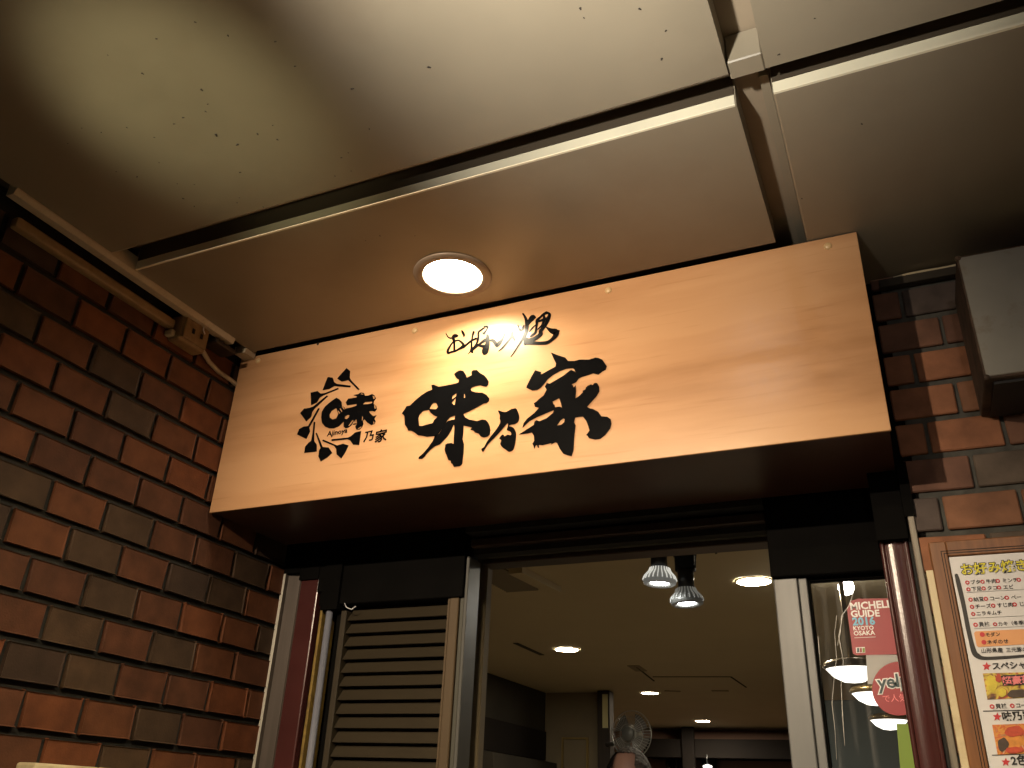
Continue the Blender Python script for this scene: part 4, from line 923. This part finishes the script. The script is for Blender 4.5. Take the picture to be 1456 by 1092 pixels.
MB().lathe([(0, .075), (fr * .29, .072), (fr * .32, .06), (0, .055)], fc, 24, FT).build('badge', M_BADGE, fn)
for k in range(4):
    bm_ = MB(); a0 = k * math.pi / 2 + .3; pts = []
    g2 = [[bm_.bm.verts.new(fc + (FT @ Vector((r_ * math.cos(a0 + a_), r_ * math.sin(a0 + a_), .02 - a_ * .035)))) for a_ in [j * .22 - .1 * math.sin(r_ * 20) for j in range(6)]] for r_ in (fr * .2, fr * .4, fr * .6, fr * .78, fr * .88)]
    for A_, B_ in zip(g2, g2[1:]):
        for i in range(5): bm_.bm.faces.new((A_[i], A_[i + 1], B_[i + 1], B_[i]))
    bm_.build('blade', M_FANBL, fn)
MB().lathe([(0, .0), (.045, 0), (.05, -.02), (.05, -.10), (.03, -.13), (0, -.13)], fc, 20, FT).build('motor', M_CHROME, fn)
MB().tube([fc + Vector((.02, .09, -.02)), fc + Vector((-.15, .18, -.05)), Vector((-2.56, 7.64, fc.z - .06))], .018, 10).build('arm', M_CHROME, fn)

# shelf bottles near the back wall
for k, (x, h) in enumerate(((-2.95, .24), (-2.86, .27), (-2.76, .25), (-2.50, .22), (-2.40, .26))):
    o = MB().lathe([(0, 0), (.037, 0), (.038, .01), (.038, h * .55), (.014, h * .75), (.013, h), (0, h)], (x, 11.05 if False else 11.2, Z0 + .5), 16).build('bottle', M_BOTTLE)
    tag(o, ['dark bottle nearest the fan on the far shelf', 'tallest dark bottle on the far shelf, left of the black post', 'dark bottle directly beside the black post', 'shortest dark bottle just beyond the black post', 'dark bottle farthest along the shelf, near the tiny lamp'][k], 'bottle', 'bottles on the far shelf')
p = onY(1006, 1089, 10.6)
sl_ = empty('small_lamp', p, 'tiny lit lamp glowing low near the far shelf', 'lamp')
MB().lathe([(0, -.04), (.045, -.03), (.055, 0), (.0, .02)], p, 16).build('shade', E_BOWL, sl_)
MB().tube([p + Vector((0, 0, .015)), p + Vector((0, 0, .12))], .008, 8).build('stem', M_BLACKPL, sl_)

# ------------------------------------------------------------------ the man inside: only the crown of his head is in the picture
HX, HY = -.925, 3.0; HT = Z0 + .205
me = bpy.data.meshes.new('body')
J = [(0, 0, HT - .80), (0, 0, HT - .62), (0, 0, HT - .44), (0, .01, HT - .30), (0, .015, HT - .235), (0, .0, HT - .15), (0, .0, HT - .075),
     (.19, .02, HT - .315), (.25, .02, HT - .60), (.26, -.03, HT - .84), (.26, -.05, HT - .93),
     (-.19, .02, HT - .315), (-.25, .02, HT - .60), (-.26, -.03, HT - .84), (-.26, -.05, HT - .93),
     (.10, 0, HT - .86), (.11, 0, HT - 1.28), (.11, .03, .09), (.12, -.12, .04), (-.10, 0, HT - .86), (-.11, 0, HT - 1.28), (-.11, .03, .09), (-.12, -.12, .04)]
Ed = [(0, 1), (1, 2), (2, 3), (3, 4), (4, 5), (5, 6), (3, 7), (7, 8), (8, 9), (9, 10), (3, 11), (11, 12), (12, 13), (13, 14), (0, 15), (15, 16), (16, 17), (17, 18), (0, 19), (19, 20), (20, 21), (21, 22)]
Rd = [.15, .14, .16, .13, .062, .072, .088, .065, .048, .036, .040, .065, .048, .036, .040, .095, .065, .045, .045, .095, .065, .045, .045]
me.from_pydata(J, Ed, []); pb = bpy.data.objects.new('person', me); COL.objects.link(pb); pb.location = (HX, HY, 0)
sk = pb.modifiers.new('skin', 'SKIN'); ss = pb.modifiers.new('sub', 'SUBSURF'); ss.levels = ss.render_levels = 2
for v, r_ in zip(me.skin_vertices[0].data, Rd): v.radius = (r_, r_ * (.75 if r_ > .12 else 1))
me.skin_vertices[0].data[0].use_root = True
dg = bpy.context.evaluated_depsgraph_get(); me2 = bpy.data.meshes.new_from_object(pb.evaluated_get(dg))
pb.modifiers.clear(); pb.data = me2
me2.materials.clear(); me2.materials.append(M_SHIRT); me2.materials.append(M_SKIN); me2.materials.append(M_TROUSER)
for f in me2.polygons:
    f.use_smooth = True; z = f.center.z; ax = abs(f.center.x)
    f.material_index = 1 if (z > HT - .25 or (z < HT - .80 and ax > .2)) else (2 if z < HT - .82 else 0)
tag(pb, 'person in a dark shirt inside the doorway, only greying balding crown in view', 'person')
hd = MB(); r = bmesh.ops.create_icosphere(hd.bm, subdivisions=4, radius=1)
for v in r['verts']:
    n = v.co.copy()
    v.co = Vector((HX + n.x * .078, HY + .0 + n.y * .098, HT - .115 + n.z * .116))
hd.build('head', M_SKIN, pb)
for nm, c_, s_ in (('nose', (0, -.103, -.13), (.014, .02, .022)), ('ear', (.079, .01, -.125), (.012, .022, .034)), ('ear', (-.079, .01, -.125), (.012, .022, .034))):
    e_ = MB(); r = bmesh.ops.create_icosphere(e_.bm, subdivisions=2, radius=1)
    for v in r['verts']: v.co = Vector((HX + c_[0] + v.co.x * s_[0], HY + c_[1] + v.co.y * s_[1], HT + c_[2] + v.co.z * s_[2]))
    e_.build(nm, M_SKIN, pb)
ha = MB(); r = bmesh.ops.create_icosphere(ha.bm, subdivisions=5, radius=1)
kill = []
for v in r['verts']:
    n = v.co.copy()
    if n.z < -.25 + .45 * max(0, -n.y) or (n.y < -.30 and n.z < .80 and abs(n.x) < .60 - .25 * n.z): kill.append(v); continue
    k_ = 1.045 + .02 * math.sin(n.x * 30 + n.y * 14) * math.sin(n.y * 40)
    v.co = Vector((HX + n.x * .078 * k_, HY + n.y * .098 * k_, HT - .115 + n.z * .116 * k_))
bmesh.ops.delete(ha.bm, geom=kill, context='VERTS'); ha.build('hair', M_HAIR, pb)

# ------------------------------------------------------------------ small things at the picture's edge
cbx = empty('wall_box', (-1.42, 1.2, Z0), 'cream box fixed low on the long brick wall, just its top in view', 'box')
MB().box((-1.4475, 1.115, Z0 - .35), (-1.400, 1.50, Z0 + .042), .004, 2).build('casing', M_CREAM, cbx)
MB().box((-1.3995, 1.135, Z0 - .33), (-1.395, 1.48, Z0 + .02), .002).build('door', M_CREAM, cbx)
fx = empty('black_fixture', (-1.2, .5, CZ), 'black fixture hung under the canopy at its dark corner', 'fixture')
MB().box((-1.36, .38, CZ - .05), (-1.168, .505, CZ - .006), .004).build('housing', M_DARK, fx)
MB().box((-1.25, .44, CZ - .006), (-1.20, .49, CZ)).build('bracket', M_DARK, fx)
MB().lathe([(0, -.003), (.004, -.002), (.004, 0)], (-1.192, .487, CZ - .05), 10).build('indicator', E_TINY, fx)
print('bricks', nL, nR)
